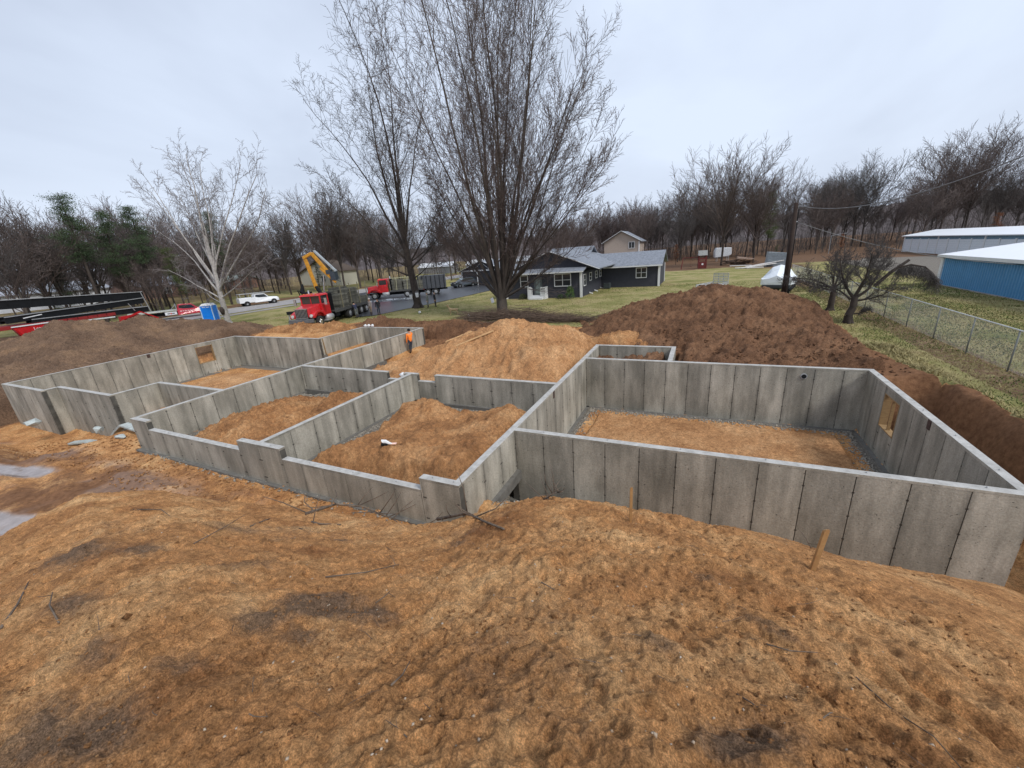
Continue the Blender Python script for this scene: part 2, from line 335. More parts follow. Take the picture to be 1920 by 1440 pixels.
def base(x, y):
    h = np.clip((-x - 85) / 45, 0, 1) * 1.6 + np.clip((y - 130) / 150, 0, 1) * 3.5
    wob = fbm(x, y, 1.6, 3, 5) * .35
    for x0, x1, y0, y1, z, w in PITS:
        dx = np.maximum(np.maximum(x0 - x, x - x1), 0); dy = np.maximum(np.maximum(y0 - y, y - y1), 0); d = np.hypot(dx, dy)
        if w > .5: d = np.maximum(d + wob * np.minimum(d, 1), 0)
        h = np.minimum(h, z + (h - z) * sm(d / w))
    # spoil lip along the right-hand bank and the back bank
    h = h + .18 * np.exp(-((x - 7.9 - wob) / .5) ** 2) * sm((y - 8) / 3) * sm((24 - y) / 6)
    fill = sm((y - 17.0) / 2.2) * sm((8.2 - x) / 1.2) * sm((x - 5.8) / .2); h = h * (1 - fill) + np.maximum(h, -.15) * fill
    return h
def yb(x): return np.interp(x, XB, YB)
def walls_free(x, y):
    return ((x > -36) & (x < 5.8) & (y > 8.3) & (y < 25) & ~((x > -19.6) & (x < -5) & (y > 14.5)))
def ground_all(x, y):
    m, r, a = mound(x, y); b = base(x, y)
    mo = m.copy(); mo = np.where((y > 9.6) | ((y > 6.5) & (x < -4.9)), -50, mo)
    h = np.maximum(b, mo); t = np.clip((mo - b) / .5, 0, 1)
    on = mo > b
    dirt = (((x < 7.3 + .75 * sm((19.5 - y) / 3) + fbm(x, y, 2.5, 3, 9) * .35) & (x > -54) & (y < yb(x) + fbm(x, y, 2, 3, 8) * .6)) | (r < 9.5) | on)
    amp = np.where(dirt, 1., .0)
    inside = walls_free(x, y)
    n = fbm(x, y, 1.5, 4, 20) * .10 + fbm(x, y, .45, 5, 24, .62) * .085 + (clods(x, y, .24, 30) - .5) * .055 + (clods(x, y, .09, 34) - .5) * .030
    n2 = fbm(x, y, 3.2, 2, 44) * .07
    near = np.clip((30 - r) / 20, 0.3, 1)
    mud = (1 - t) * sm((-8.5 - x) / 3) * sm((x + 45) / 5) * sm((6.4 - y) / 1.0)
    trk = (np.sin((y + .09 * x) * 5.2 + fbm(x, y, 3, 2, 50) * 2.4) * .055 + np.sin((x * 1.0 + y * .2) * 14) * .008) * mud
    smooth_r = sm((a - 2) / 12) * sm((r - 4.2) / 1.5) * t            # raked smooth band on the right shoulder
    lump = np.where(inside, .35, 1.0) * (1 - .72 * smooth_r)
    h = h + amp * (n + n2 * t) * near * lump + amp * trk
    # bowl-shaped boot prints and gullies running down the right of the mound
    for (cx, cy, L, w, ang, dp) in DENTS:
        c, s = math.cos(ang), math.sin(ang); u = (x - cx) * c + (y - cy) * s; v = -(x - cx) * s + (y - cy) * c
        q = (u / L) ** 2 + (v / w) ** 2; h = h - dp * np.exp(-q * 1.6) + dp * .35 * np.exp(-((np.sqrt(q) - 1.5) / .4) ** 2) * t
    h = h + (1 - amp) * fbm(x, y, 2.2, 3, 60) * .04 * np.clip((80 - r) / 40, 0, 1)
    pud = np.zeros_like(h)
    for cx, cy, L, w, ang in PUDDLES:
        c, s = math.cos(ang), math.sin(ang); u = (x - cx) * c + (y - cy) * s; v = -(x - cx) * s + (y - cy) * c
        d = np.sqrt((u / L) ** 2 + (v / w) ** 2) + fbm(x, y, .8, 3, 70) * .45; pud = np.maximum(pud, sm((1.1 - d) / .35))
    pud = pud * (1 - t)
    h = h * (1 - pud) + np.minimum(h, -1.09) * pud
    return h, dirt, t, r, a, mud, pud, inside
DENTS = [(.83, 3.0, .17, .065, -.5, .05), (.59, 3.42, .15, .06, -.4, .05), (-.09, 3.5, .16, .07, .2, .045), (1.23, 2.74, .24, .08, -.6, .06), (1.04, 2.89, .16, .07, -.5, .05), (1.28, 2.42, .26, .08, -.7, .06), (1.48, 2.52, .24, .08, -.6, .07), (1.63, 2.42, .3, .09, -.6, .07), (-.12, 3.29, .15, .07, .1, .045), (-.86, 2.83, .16, .08, .3, .045), (.45, 2.55, .45, .10, -.55, .07), (.7, 2.15, .35, .10, -.6, .07), (.95, 1.9, .35, .09, -.7, .07), (.25, 1.5, .22, .12, .3, .06), (-2.6, 1.65, .22, .14, .3, .04), (-3.6, 2.3, .22, .14, 0, .05), (-1.5, 2.2, .18, .1, .6, .045), (-4.9, .7, .24, .12, .2, .06), (-5.5, 2.5, .3, .12, .2, .06)]
PUDDLES = [(-23.4, 3.9, 3.2, .38, .22), (-18.6, 2.45, 2.6, .42, .12), (-27.5, 2.2, 4, .8, .1)]
DARKS = [(-2.75, 1.62, .42, .24, .3, 1.0), (-2.3, 1.72, .26, .16, .2, .9), (-2.95, 1.3, .3, .2, .2, .8), (-2.5, 1.28, .25, .16, 0, .6), (-2.95, .30, .45, .22, .2, .9), (-3.35, .2, .4, .25, 0, .8), (-2.98, .77, .25, .13, .3, .6), (-3.8, .6, .35, .16, .1, .6), (-7.3, 1.4, .9, .3, .1, .85), (-6.0, 1.65, .5, .2, .2, .7), (-4.6, 3.25, .25, .12, 0, .7), (-5.2, .85, .7, .22, .1, .7), (-2.65, 3.5, .22, .12, 0, .6), (-.1, 1.95, .22, .12, .4, .6), (.3, 1.45, .30, .14, .6, .85), (.62, 2.6, .30, .09, -.5, .6), (.2, 3.05, .16, .07, 0, .55), (1.23, 5.5, .5, .22, .2, .5), (-4.3, 1.9, .5, .25, .2, .5), (-6.4, 2.9, .9, .3, .2, .55)]

_rg = random.Random(71)
for _i in range(34):      # boot prints wandering down the right shoulder and across the brow
    _t = _i / 34; _a = _rg.choice([(1.0 + 2.2 * _t, 1.5 + 2.6 * _t), (-2.8 + 4.4 * _t, 4.4 + .5 * math.sin(_t * 5)), (2.6 * _t + .2, 4.9 - 1.2 * _t)])
    DENTS.append((_a[0] + _rg.uniform(-.25, .25), _a[1] + _rg.uniform(-.25, .25), _rg.uniform(.10, .16), _rg.uniform(.045, .06), _rg.uniform(.2, 1.3), _rg.uniform(.03, .055)))
def make_ground():
    az = np.concatenate([np.arange(-99, 46, .26), np.arange(46, 261, 3.2)]); az = np.radians(az)
    rr = [.3]
    while rr[-1] < 900:
        q = rr[-1]; rr.append(q * (1.0075 if q < 9 else 1.0065 if q < 40 else 1.012 if q < 90 else 1.05))
    rr = np.array(rr); A, Rg = np.meshgrid(az, rr, indexing='ij'); x = (Rg * np.sin(A)).ravel(); y = (Rg * np.cos(A)).ravel()
    h, dirt, t, r, a, mud, pud, inside = ground_all(x, y)
    V = np.stack([x, y, h], 1); na, nr = len(az), len(rr)
    i, j = np.meshgrid(np.arange(na), np.arange(nr - 1), indexing='ij'); i2 = (i + 1) % na
    F = np.stack([i * nr + j, i2 * nr + j, i2 * nr + j + 1, i * nr + j + 1], -1).reshape(-1, 4)[:, ::-1]
    V = np.vstack([V, [[0, 0, float(h[0:nr * na:nr].mean())]]]); cidx = len(V) - 1
    o = mesh_np('ground', V, F, M_GROUND, smooth=True); tag(o, kind='structure')
    x = V[:, 0]; y = V[:, 1]
    x_ = x[:-1]; y_ = y[:-1]
    grass = np.where(dirt, 0., 1.)
    dark = sm((fbm(x_, y_, 1.3, 5, 80, .65) - .10) / .35) * .42 * t
    for cx, cy, L, w, ang, s in DARKS:
        c, sn = math.cos(ang), math.sin(ang); u = (x_ - cx) * c + (y_ - cy) * sn; v = -(x_ - cx) * sn + (y_ - cy) * c
        dark = np.maximum(dark, s * np.exp(-((u / L) ** 2 + (v / w) ** 2)) * 1.25)
    bank = ((x_ > 7.0) & (x_ < 8.6) & (y_ < 19) & dirt) * .9; dark = np.maximum(dark, bank * (h > -.35))
    dark = dark * (1 - .6 * sm((a - 5) / 15) * sm((r - 4) / 1.5))
    red = np.zeros_like(dark)                       # red-brown subsoil
    red = np.maximum(red, ((y_ > 24.6) & (x_ > -30) & (x_ < -10) & dirt) * .75)
    red = np.maximum(red, ((x_ > 5.9) & (y_ > 12) & dirt & (t < .05)) * .8)
    red = np.maximum(red, ((x_ < -36.5) & (y_ > 6) & dirt) * .6); red = np.maximum(red, ((x_ > -4.6) & (y_ > 18.4) & dirt) * .9)
    red = np.maximum(red, mud * (.5 + fbm(x_, y_, 1.4, 3, 90) * .5)); red = np.maximum(red, ((x_ > -20) & (x_ < -12) & (y_ < 6.6) & (t < .1)) * .35)
    grav = np.zeros_like(dark)
    def strip(x0, x1, y0, y1, w=.7):   # gravel along the inside foot of a room
        d = np.minimum(np.minimum(x_ - x0, x1 - x_), np.minimum(y_ - y0, y1 - y_)); return np.where(d > 0, sm((w - d) / .25), 0)
    grav = np.maximum(grav, strip(-4.8, 5.8, 10, 18.2, .5)); grav = np.maximum(grav, strip(-12.1, -5, 6.85, 14.2, 1.1)); grav = np.maximum(grav, strip(-19.65, -12.3, 6.85, 14.2, .9))
    grav = np.maximum(grav, strip(-36.1, -19.8, 8.2, 20.5, .8) * (x_ < -19.8)); grav = np.maximum(grav, sm((-1.15 - h) / .6) * (x_ > -5.2) * (x_ < -1.5) * (y_ > 7) * (y_ < 9.8) * .8)
    grav = np.maximum(grav, ((x_ > 20.5) & (x_ < 36.5) & (y_ > 53) & (y_ < 112)) * 1.); grav = np.maximum(grav, ((x_ > 12) & (x_ < 20.5) & (y_ > 76) & (y_ < 82)) * .8)
    grav = np.maximum(grav, ((x_ < -50) & (x_ > -60) & (y_ < 26)) * .7)
    grass = np.where((x_ > 20.5) & (x_ < 36.5) & (y_ > 53) & (y_ < 112), 0, grass)
    grass = np.where((x_ < -50) & (x_ > -60) & (y_ < 24), .3, grass)
    leaf = np.zeros_like(dark)
    leaf = np.maximum(leaf, ((y_ > 92 + fbm(x_, y_, 20, 2, 95) * 12) & (x_ > -60)) * .9)
    leaf = np.maximum(leaf, ((x_ < -71.5) & (x_ > -78)) * .75); leaf = np.maximum(leaf, (x_ < -95) * .55)
    leaf = np.maximum(leaf, (np.abs(x_ - 9.8) < .8) * (y_ > 15) * (y_ < 60) * .55)
    leaf = np.maximum(leaf, np.exp(-(((x_ + 14.5) / 5) ** 2 + ((y_ - 33) / 2.6) ** 2)) * .75); leaf = np.maximum(leaf, np.exp(-(((x_ - 12) / 6) ** 2 + ((y_ - 84) / 8) ** 2)) * .8)
    grass = np.clip(grass - (leaf > .7) * .35, 0, 1)
    z = np.zeros(1)
    cov = np.stack([np.append(grass, 0), np.append(dark, 0), np.append(grav, 0), np.ones(len(V))], 1).astype(np.float32)
    cov2 = np.stack([np.append(leaf, 0), np.append(red, 0), np.append(np.maximum(pud, mud * .25 * sm(fbm(x_, y_, 1.0, 2, 99) * 3)), 0), np.ones(len(V))], 1).astype(np.float32)
    for nm, c in (('cover', cov), ('cover2', cov2)):
        at = o.data.attributes.new(nm, 'FLOAT_COLOR', 'POINT'); at.data.foreach_set('color', c.ravel())
    return o
make_ground()
def gz(x, y):
    return float(ground_all(np.array([float(x)]), np.array([float(y)]))[0][0])
# ------------------------------------------------------------------ spoil heaps
def heap(name, label, m, x0, x1, y0, y1, res, fn, seed, lump=1.0, sink=.12, cat='dirt pile', soft=.9):
    xs = np.arange(x0, x1, res); ys = np.arange(y0, y1, res); X, Y = np.meshgrid(xs, ys, indexing='ij')
    g = ground_all(X.ravel(), Y.ravel())[0].reshape(X.shape); Z = fn(X, Y)
    rill = fbm(X, Y, 1.0, 6, seed, .68) * .34 + (clods(X, Y, .5, seed + 7) - .5) * .20 + (clods(X, Y, .22, seed + 12) - .5) * .12
    Z = Z + rill * lump
    if soft: bd = np.minimum(np.minimum(X - x0, x1 - X), np.minimum(Y - y0, y1 - Y)); Z = Z - 2.5 * (1 - sm(bd / soft))
    keep = Z > g - sink; nx, ny = X.shape
    q = keep[:-1, :-1] | keep[1:, :-1] | keep[:-1, 1:] | keep[1:, 1:]
    i, j = np.nonzero(q); F = np.stack([i * ny + j, (i + 1) * ny + j, (i + 1) * ny + j + 1, i * ny + j + 1], 1)
    V = np.stack([X.ravel(), Y.ravel(), np.maximum(Z, g - .35).ravel()], 1); u, inv = np.unique(F, return_inverse=True)
    o = mesh_np(name, V[u], inv.reshape(-1, 4), m, smooth=True); return tag(o, label, cat)
def cone(X, Y, cx, cy, h, rx, ry, z0, p=1.0):
    d = np.sqrt(((X - cx) / rx) ** 2 + ((Y - cy) / ry) ** 2); d = np.sqrt(d * d + .012) - .10
    return z0 + (h - z0) * (1 - d ** p)
def warp(X, Y, s, a): return X + fbm(X, Y, 2.2, 2, s) * a, Y + fbm(X, Y, 2.2, 2, s + 3) * a
def f_right(X, Y):
    U, V = warp(X, Y, 200, .8)
    z = np.maximum(cone(U, V, .9, 30, 2.35, 8.2, 9.5, -.1), cone(U, V, 2.9, 29.5, 2.2, 6.0, 8.5, -.1))
    z = np.maximum(z, cone(U, V, -2.6, 27, 1.15, 4.6, 5.5, -.1)); z = np.maximum(z, cone(U, V, 4.8, 24, .9, 4.5, 6.5, -.1)); z = np.maximum(z, cone(U, V, 3, 21, .45, 6.5, 3.6, -.2))
    z = z - np.abs(np.sin(np.arctan2(U - 1.8, V - 29.5) * 13 + fbm(X, Y, 2.0, 3, 232) * 3.5)) * .13 * sm((np.hypot(U - 1.8, V - 29.5) - 1.5) / 2)
    edge = np.minimum(sm((7.5 - X) / 1.0), sm((Y - 18.6) / .8)) * np.maximum(sm((-.95 - .25 - X) / .3), np.maximum(sm((X + .75) / .2), sm((Y - 21.5) / .6))); return z * edge - 3 * (1 - edge)
heap('dirt_pile', 'large red-brown topsoil pile behind the right basement wall and in front of the utility pole', M_BROWN, -9, 8, 18.4, 41, .085, f_right, 210, 1.0, soft=0)
def f_orange(X, Y):
    U, V = warp(X, Y, 220, .9)
    z = np.maximum(cone(U, V, -9.5, 20.1, 1.85, 7.4, 8.2, -1.15), cone(U, V, -11.6, 18.2, 1.05, 5.5, 5.2, -1.15))
    z = np.maximum(z, cone(U, V, -14.5, 17.6, .1, 4.6, 4.8, -1.5)); z = np.maximum(z, cone(U, V, -7.2, 18.5, 1.25, 4.5, 6.0, -1.15))
    rill = np.abs(np.sin(np.arctan2(U + 9.5, V - 20.1) * 15 + fbm(X, Y, 1.5, 2, 231) * 3)) * .15 * sm((np.hypot(U + 9.5, V - 20.1) - .8) / 1.5)
    lim = sm((-5.0 - X) / .3) * sm((Y - 14.45) / .3); return (z - rill) * lim - 3 * (1 - lim)
heap('sand_pile', 'big orange sand pile in the middle court beside the centre foundation wall', M_ORANGE, -19.6, -4.95, 14.42, 27.5, .075, f_orange, 240, .7, soft=0)
def f_left(X, Y):
    U, V = warp(X, Y, 250, 1.0)
    z = np.maximum(cone(U, V, -46.2, 14.2, 2.7, 7.5, 7.0, 0), cone(U, V, -46, 18.5, 2.35, 7.5, 6, 0)); z = np.maximum(z, cone(U, V, -42.8, 21, 1.75, 6.5, 4.2, 0))
    return np.maximum(np.maximum(z, cone(U, V, -39.6, 22.2, .95, 4.5, 3.2, 0)), cone(U, V, -42, 11.5, 1.1, 5, 5, -.4))
heap('dirt_pile', 'long grey-brown topsoil pile beyond the left foundation wall in front of the conveyor truck', M_BROWNG, -55, -36.6, 5, 27, .13, f_left, 260, 1.0)
heap('dirt_pile', 'small orange dirt heap behind the little square pit', M_MIX, -6.9, -1.2, 21.2, 25, .08, lambda X, Y: cone(X, Y, -4.0, 22.9, .72, 2.3, 1.6, -.2), 280, .8)
def f_gar(X, Y):
    U, V = warp(X, Y, 300, .5)
    d = np.minimum(np.minimum(U + 11.1, -5.15 - U), np.minimum(V - 7.3, 12.7 - V)); p = np.clip(d / .75, -1, 1)
    top = -.28 + fbm(X, Y, 1.8, 3, 305) * .16 + .22 * sm((X + 7.5) / 1.5) + .12 * sm((10 - Y) / 2)
    hb = .40 * np.exp(-(((X + 9.4) / .9) ** 2 + ((Y - 11.6) / .6) ** 2)); return np.where(p > 0, -1.15 + (top + 1.15 + hb) * p ** .7, -2)
heap('dirt_mound', 'flat-topped sandy mound with darker edges left inside the middle garage bay', M_MIX, -11.9, -5.05, 6.95, 14, .05, f_gar, 310, .55, soft=.1)
def f_porch(X, Y):
    U, V = warp(X, Y, 320, .6)
    z = np.maximum(cone(U, V, -16.2, 9.6, -.05, 3.6, 4.2, -1.3), cone(U, V, -14.2, 11.6, .05, 2.8, 2.4, -1.3)); return np.maximum(z, cone(U, V, -13.6, 8.8, -.25, 1.7, 2.8, -1.3))
heap('dirt_mound', 'orange dirt mound inside the left bay behind the stepped front wall', M_MIX, -19.3, -12.35, 7.0, 13.6, .06, f_porch, 330, .8, soft=.1)
heap('dirt_pile', 'low orange dirt bank against the nose of the red crane truck', M_MIX, -38.5, -27, 22.8, 27.2, .09,
     lambda X, Y: np.maximum(cone(X, Y, -33.2, 25.2, .75, 3.6, 1.7, 0), np.maximum(cone(X, Y, -30.2, 26.2, .55, 2.4, 1.6, 0), cone(X, Y, -36, 24.6, .25, 2, 1.2, -.1))), 340, .9)
heap('dirt_pile', 'rough red-brown dirt bank between the lawn and the far corner of the foundation', M_BROWN, -29.5, -12.5, 25.8, 31, .08,
     lambda X, Y: np.maximum(cone(X, Y, -26.8, 28.5, .55, 4.0, 2.0, -.2), cone(X, Y, -19.0, 27.9, .4, 7.5, 2.4, -.6)), 350, 1.1)
def f_bar(X, Y): return np.maximum(cone(X, Y, -28.6, 15.0, -1.95, 5.8, 4.2, -2.5), cone(X, Y, -32, 17, -2.0, 4, 3, -2.5))
heap('sand_layer', 'pale orange sand spread on the floor of the left basement', M_ORANGE, -35.5, -21, 10.4, 20.2, .1, f_bar, 360, .25, cat='sand')
heap('sand_layer', 'pale orange sand spread on the floor of the right basement', M_ORANGE, -4.4, 5.5, 10.3, 17.9, .06,
     lambda X, Y: -2.03 + .06 * fbm(X, Y, 2, 3, 371) - .3 * np.clip(1 - np.minimum(np.minimum(X + 4.15, 5.15 - X), np.minimum(Y - 10.6, 17.55 - Y)) / .25, 0, 2), 370, .22, sink=.05, cat='sand', soft=.15)

# ------------------------------------------------------------------ poured foundation
found = empty('concrete_foundation', (-15, 15, -1), 0, 'grey poured concrete house foundation with several open bays and a thin pale top edge', 'foundation')
FO = Vector((-15, 15, -1)); T = .2; _pan = {}
def panel(L, h, parent, loc, axis):
    key = (round(L, 3), round(h, 3), axis)
    if key not in _pan:
        b = MB(); e = L / 2 - .010
        if axis == 'x': b.box(-e, e, -T / 2, T / 2, 0, h)
        else: b.box(-T / 2, T / 2, -e, e, 0, h)
        o = b.build('panel', M_CONC, parent); _pan[key] = o
    else:
        o = _pan[key].copy(); C.collection.objects.link(o); o.parent = parent
    o.location = loc; return o
def wall(axis, c, a0, a1, zb, steps=None, holes=(), foot=None, pw=.93):
    """axis 'x': runs along x at y=c. steps: list (a, ztop) changes of top. holes: (h0,h1,z0,z1)"""
    steps = steps or [(a0, .3)]; w = empty('wall', (0, 0, 0)); w.parent = found; w.location = -FO
    core = MB(); t2 = T / 2 - .012
    def bx(mb, p0, p1, z0, z1, tt): mb.box(p0, p1, c - tt, c + tt, z0, z1) if axis == 'x' else mb.box(c - tt, c + tt, p0, p1, z0, z1)
    cap = MB()
    bounds = steps + [(a1, None)]
    for (s0, zt), (s1, _) in zip(bounds[:-1], bounds[1:]):
        segs = [(s0, s1, zb, zt)]
        for (h0, h1, hz0, hz1) in holes:
            if h0 >= s0 and h1 <= s1: segs = [(s0, h0, zb, zt), (h1, s1, zb, zt), (h0, h1, zb, hz0), (h0, h1, hz1, zt)]
        for (p0, p1, z0, z1) in segs:
            top = abs(z1 - zt) < 1e-6; zz = z1 - .07 if top else z1
            bx(core, p0 + .004, p1 - .004, z0 + .004, zz - .004, t2)
            L = p1 - p0; n = max(1, int(round(L / pw))); 
            if L < .45: n = 1
            for k in range(n):
                q = L / n; m = p0 + q * (k + .5); panel(q, zz - z0, w, (m, c, z0) if axis == 'x' else (c, m, z0), axis)
        bx(cap, s0, s1, zt - .068, zt, T / 2 + .002)
    core.build('core', M_JOINT, w); cap.build('cap', M_CONC, w, bevel=.006)
    if foot is not None:
        f = MB(); bx(f, a0 - .1, a1 + .1, foot - .3, foot, .24); f.build('footing', M_FOOT, w)
    return w
LO = -.04
wall('x', 6.75, -19.85, -4.8, -1.15, [(-19.85, .3), (-18.7, LO), (-13.15, .3), (-11.1, LO), (-5.95, .3)], foot=-1.0)
wall('y', -4.9, 6.851, 9.799, -1.2, foot=-1.02)
wall('y', -4.9, 9.8, 18.199, -2.3, foot=-2.14)
wall('y', -4.9, 18.2, 21.15, -1.1)
wall('x', 9.9, -4.799, 6.02, -2.3, foot=-2.14)
wall('y', 5.92, 10.001, 18.199, -2.3, holes=[(15.3, 16.45, -1.13, .02)], foot=-2.14)
wall('x', 18.3, -4.799, 6.02, -2.3, foot=-2.14)
wall('x', 21.05, -4.799, -.951, -1.1); wall('y', -1.05, 18.401, 20.949, -1.1)
wall('y', -12.2, 6.851, 14.199, -1.15, foot=-1.0)
wall('x', 14.3, -19.649, -5.001, -1.15, [(-19.649, .3), (-13.62, LO), (-12.6, .3), (-11.8, LO), (-10.82, .3)], foot=-1.0)
wall('y', -19.75, 6.851, 20.45, -1.95, foot=-1.1)
wall('y', -19.75, 20.451, 25.099, -1.05)
wall('x', 25.2, -26.05, -19.65, -1.15); wall('y', -25.95, 20.771, 25.099, -1.15, foot=-1.02)
wall('x', 20.67, -36.3, -25.85, -2.4, foot=-2.22)
wall('y', -36.2, 7.601, 20.569, -2.5, holes=[(17.42, 18.68, -1.3, .03)])
wall('x', 7.5, -36.3, -30.8, -2.5); wall('y', -30.9, 7.601, 8.029, -2.5); wall('x', 8.13, -31.0, -25.15, -2.5); wall('y', -25.25, 8.231, 9.999, -2.4); wall('x', 10.1, -25.349, -19.851, -2.4)
def buck(axis, c, a0, a1, z0, z1):
    w = empty('window_buck', (0, 0, 0)); w.parent = found; w.location = -FO; t = .035; d = T / 2 + .006
    for (p0, p1, q0, q1) in [(a0, a0 + t, z0 + t, z1 - t), (a1 - t, a1, z0 + t, z1 - t), (a0, a1, z0, z0 + t), (a0, a1, z1 - t, z1)]:
        b = MB(); b.box(p0, p1, c - d, c + d, q0, q1) if axis == 'x' else b.box(c - d, c + d, p0, p1, q0, q1); b.build('board', M_WOOD, w)
buck('y', 5.92, 15.3, 16.45, -1.13, .02); buck('y', -36.2, 17.42, 18.68, -1.3, .03)
b = MB(); b.box(5.88, 5.96, 15.93, 15.99, -1.09, -.02); o = b.build('brace_board', M_WOOD, found); o.location = -FO
for nm, x0, x1, y0, y1 in (('beam_pocket', 5.80, 5.824, 13.4, 13.56), ('beam_pocket', -4.806, -4.782, 13.34, 13.48), ('beam_pocket', -36.108, -36.09, 14.3, 14.5)):  # dark boxes on the wall face, coloured as the shade inside the notches
    b = MB(); b.box(x0, x1, y0, y1, .02, .29); b.cm = 0; o = b.build(nm, mat('pocket_shade', (.06, .035, .028), .8), found); o.location = -FO
b = MB(); b.disc((3.88, 18.19, -.05), (0, 1, 0), .11, .06, 18); o = b.build('pipe_sleeve', M_STEEL, found); o.location = -FO
b = MB(); b.disc((3.88, 18.156, -.05), (0, 1, 0), .085, .02, 18); o = b.build('pipe_opening', M_BLACK, found); o.location = -FO
b = MB(); b.bar((-25.83, 20.9, .25), (-25.8, 20.95, -1.0), .1, .03); o = b.build('strip_board', M_WOOD, found); o.location = -FO
rng = random.Random(5)
def anchor(x, y, z):
    b = MB(); b.tube([(x, y, z - .02), (x, y, z + .035)], .009, 6); b.disc((x, y, z + .01), (0, 0, 1), .016, .014, 6); o = b.build('anchor_bolt', M_STEEL, found); o.location = -FO
for x in np.arange(-3.9, 6, 1.85): anchor(x, 9.9 + rng.uniform(-.02, .02), .3)
for y in np.arange(10.8, 18, 1.7): anchor(5.92, y, .3)
for x in (-13.0, -11.6, -5.6, -5.0): anchor(x, 6.75, .3)
for x in (-17.5, -15.6, -14, -10, -8.3, -6.8): anchor(x, 6.75, LO)

# ------------------------------------------------------------------ gravel, stones
def stones(name, pts, size, m, label=None, kind='stuff', parent=None, seed=1):
    r = np.random.RandomState(seed); n = len(pts); pts = np.asarray(pts)
    oc = np.array([(1, 0, 0), (0, 1, 0), (-1, 0, 0), (0, -1, 0), (0, 0, .7), (0, 0, -.7)], float); fc = np.array([(0, 1, 4), (1, 2, 4), (2, 3, 4), (3, 0, 4), (1, 0, 5), (2, 1, 5), (3, 2, 5), (0, 3, 5)])
    s = size * (.5 + r.rand(n, 1, 1)) * (.7 + .6 * r.rand(n, 1, 3)); an = r.rand(n) * 6.28; ca, sa = np.cos(an), np.sin(an)
    v = oc[None] * s * (1 + .25 * r.randn(n, 6, 1)); vx = v[..., 0] * ca[:, None] - v[..., 1] * sa[:, None]; vy = v[..., 0] * sa[:, None] + v[..., 1] * ca[:, None]
    V = np.stack([vx, vy, v[..., 2]], -1) + pts[:, None]; F = (fc[None] + 6 * np.arange(n)[:, None, None]).reshape(-1, 3)
    o = mesh_np(name, V.reshape(-1, 3), F, m, parent); tag(o, label, None, None, kind); return o
r = np.random.RandomState(3); P = []
def ring(x0, x1, y0, y1, w, n):
    for _ in range(n):
        s = r.rand() * (2 * (x1 - x0) + 2 * (y1 - y0)); d = abs(r.randn()) * w * .5 + .03
        if s < x1 - x0: P.append((x0 + s, y0 + d))
        elif s < 2 * (x1 - x0): P.append((x0 + s - (x1 - x0), y1 - d))
        elif s < 2 * (x1 - x0) + (y1 - y0): P.append((x0 + d, y0 + s - 2 * (x1 - x0)))
        else: P.append((x1 - d, y0 + s - 2 * (x1 - x0) - (y1 - y0)))
ring(-4.6, 5.6, 10.2, 18.0, .6, 2400); ring(-11.9, -5.1, 7.0, 14.0, .9, 3200); ring(-19.5, -12.4, 7, 14, .8, 2000)
for _ in range(700): P.append((r.uniform(-4.6, -2.2), r.uniform(7.6, 9.7)))
for _ in range(260): P.append((r.uniform(-19.5, -5.5), 6.62 - abs(r.randn()) * .12))
P = np.array(P); zz = ground_all(P[:, 0], P[:, 1])[0]
stones('gravel', np.column_stack([P, zz + .012]), .034, M_STONE, 'crushed grey stone along the foot of the foundation walls')
Q = []
for _ in range(420):
    rr_ = 1.2 + 7 * r.rand() ** 1.3; a_ = R_(r.uniform(-92, 42)); Q.append((rr_ * math.sin(a_), rr_ * math.cos(a_)))
Q = np.array(Q); Q = Q[(Q[:, 1] < 6.4) | (Q[:, 0] > -4.8)]; zz = ground_all(Q[:, 0], Q[:, 1])[0]
stones('pebbles', np.column_stack([Q, zz + .003]), .0075, mat('pale_pebbles', (.30, .21, .13), .8, scale=3, col2=(.52, .45, .36)), 'small pale pebbles in the foreground sand')
Q = []
for _ in range(11000):
    rr_ = 1.1 + 8 * r.rand() ** 1.2; a_ = R_(r.uniform(-92, 42)); Q.append((rr_ * math.sin(a_), rr_ * math.cos(a_)))
Q = np.array(Q); Q = Q[(Q[:, 1] < 6.4) | (Q[:, 0] > -4.8)]; k_ = fbm(Q[:, 0], Q[:, 1], 1.1, 3, 401) > -.05; Q = Q[k_]; zz = ground_all(Q[:, 0], Q[:, 1])[0]
stones('soil_crumbs', np.column_stack([Q, zz - .001]), .011, M_GROUND, 'loose clods of sandy soil on the foreground slope', seed=8)
bpy.data.objects['soil_crumbs'].data.materials[0] = M_CLOD

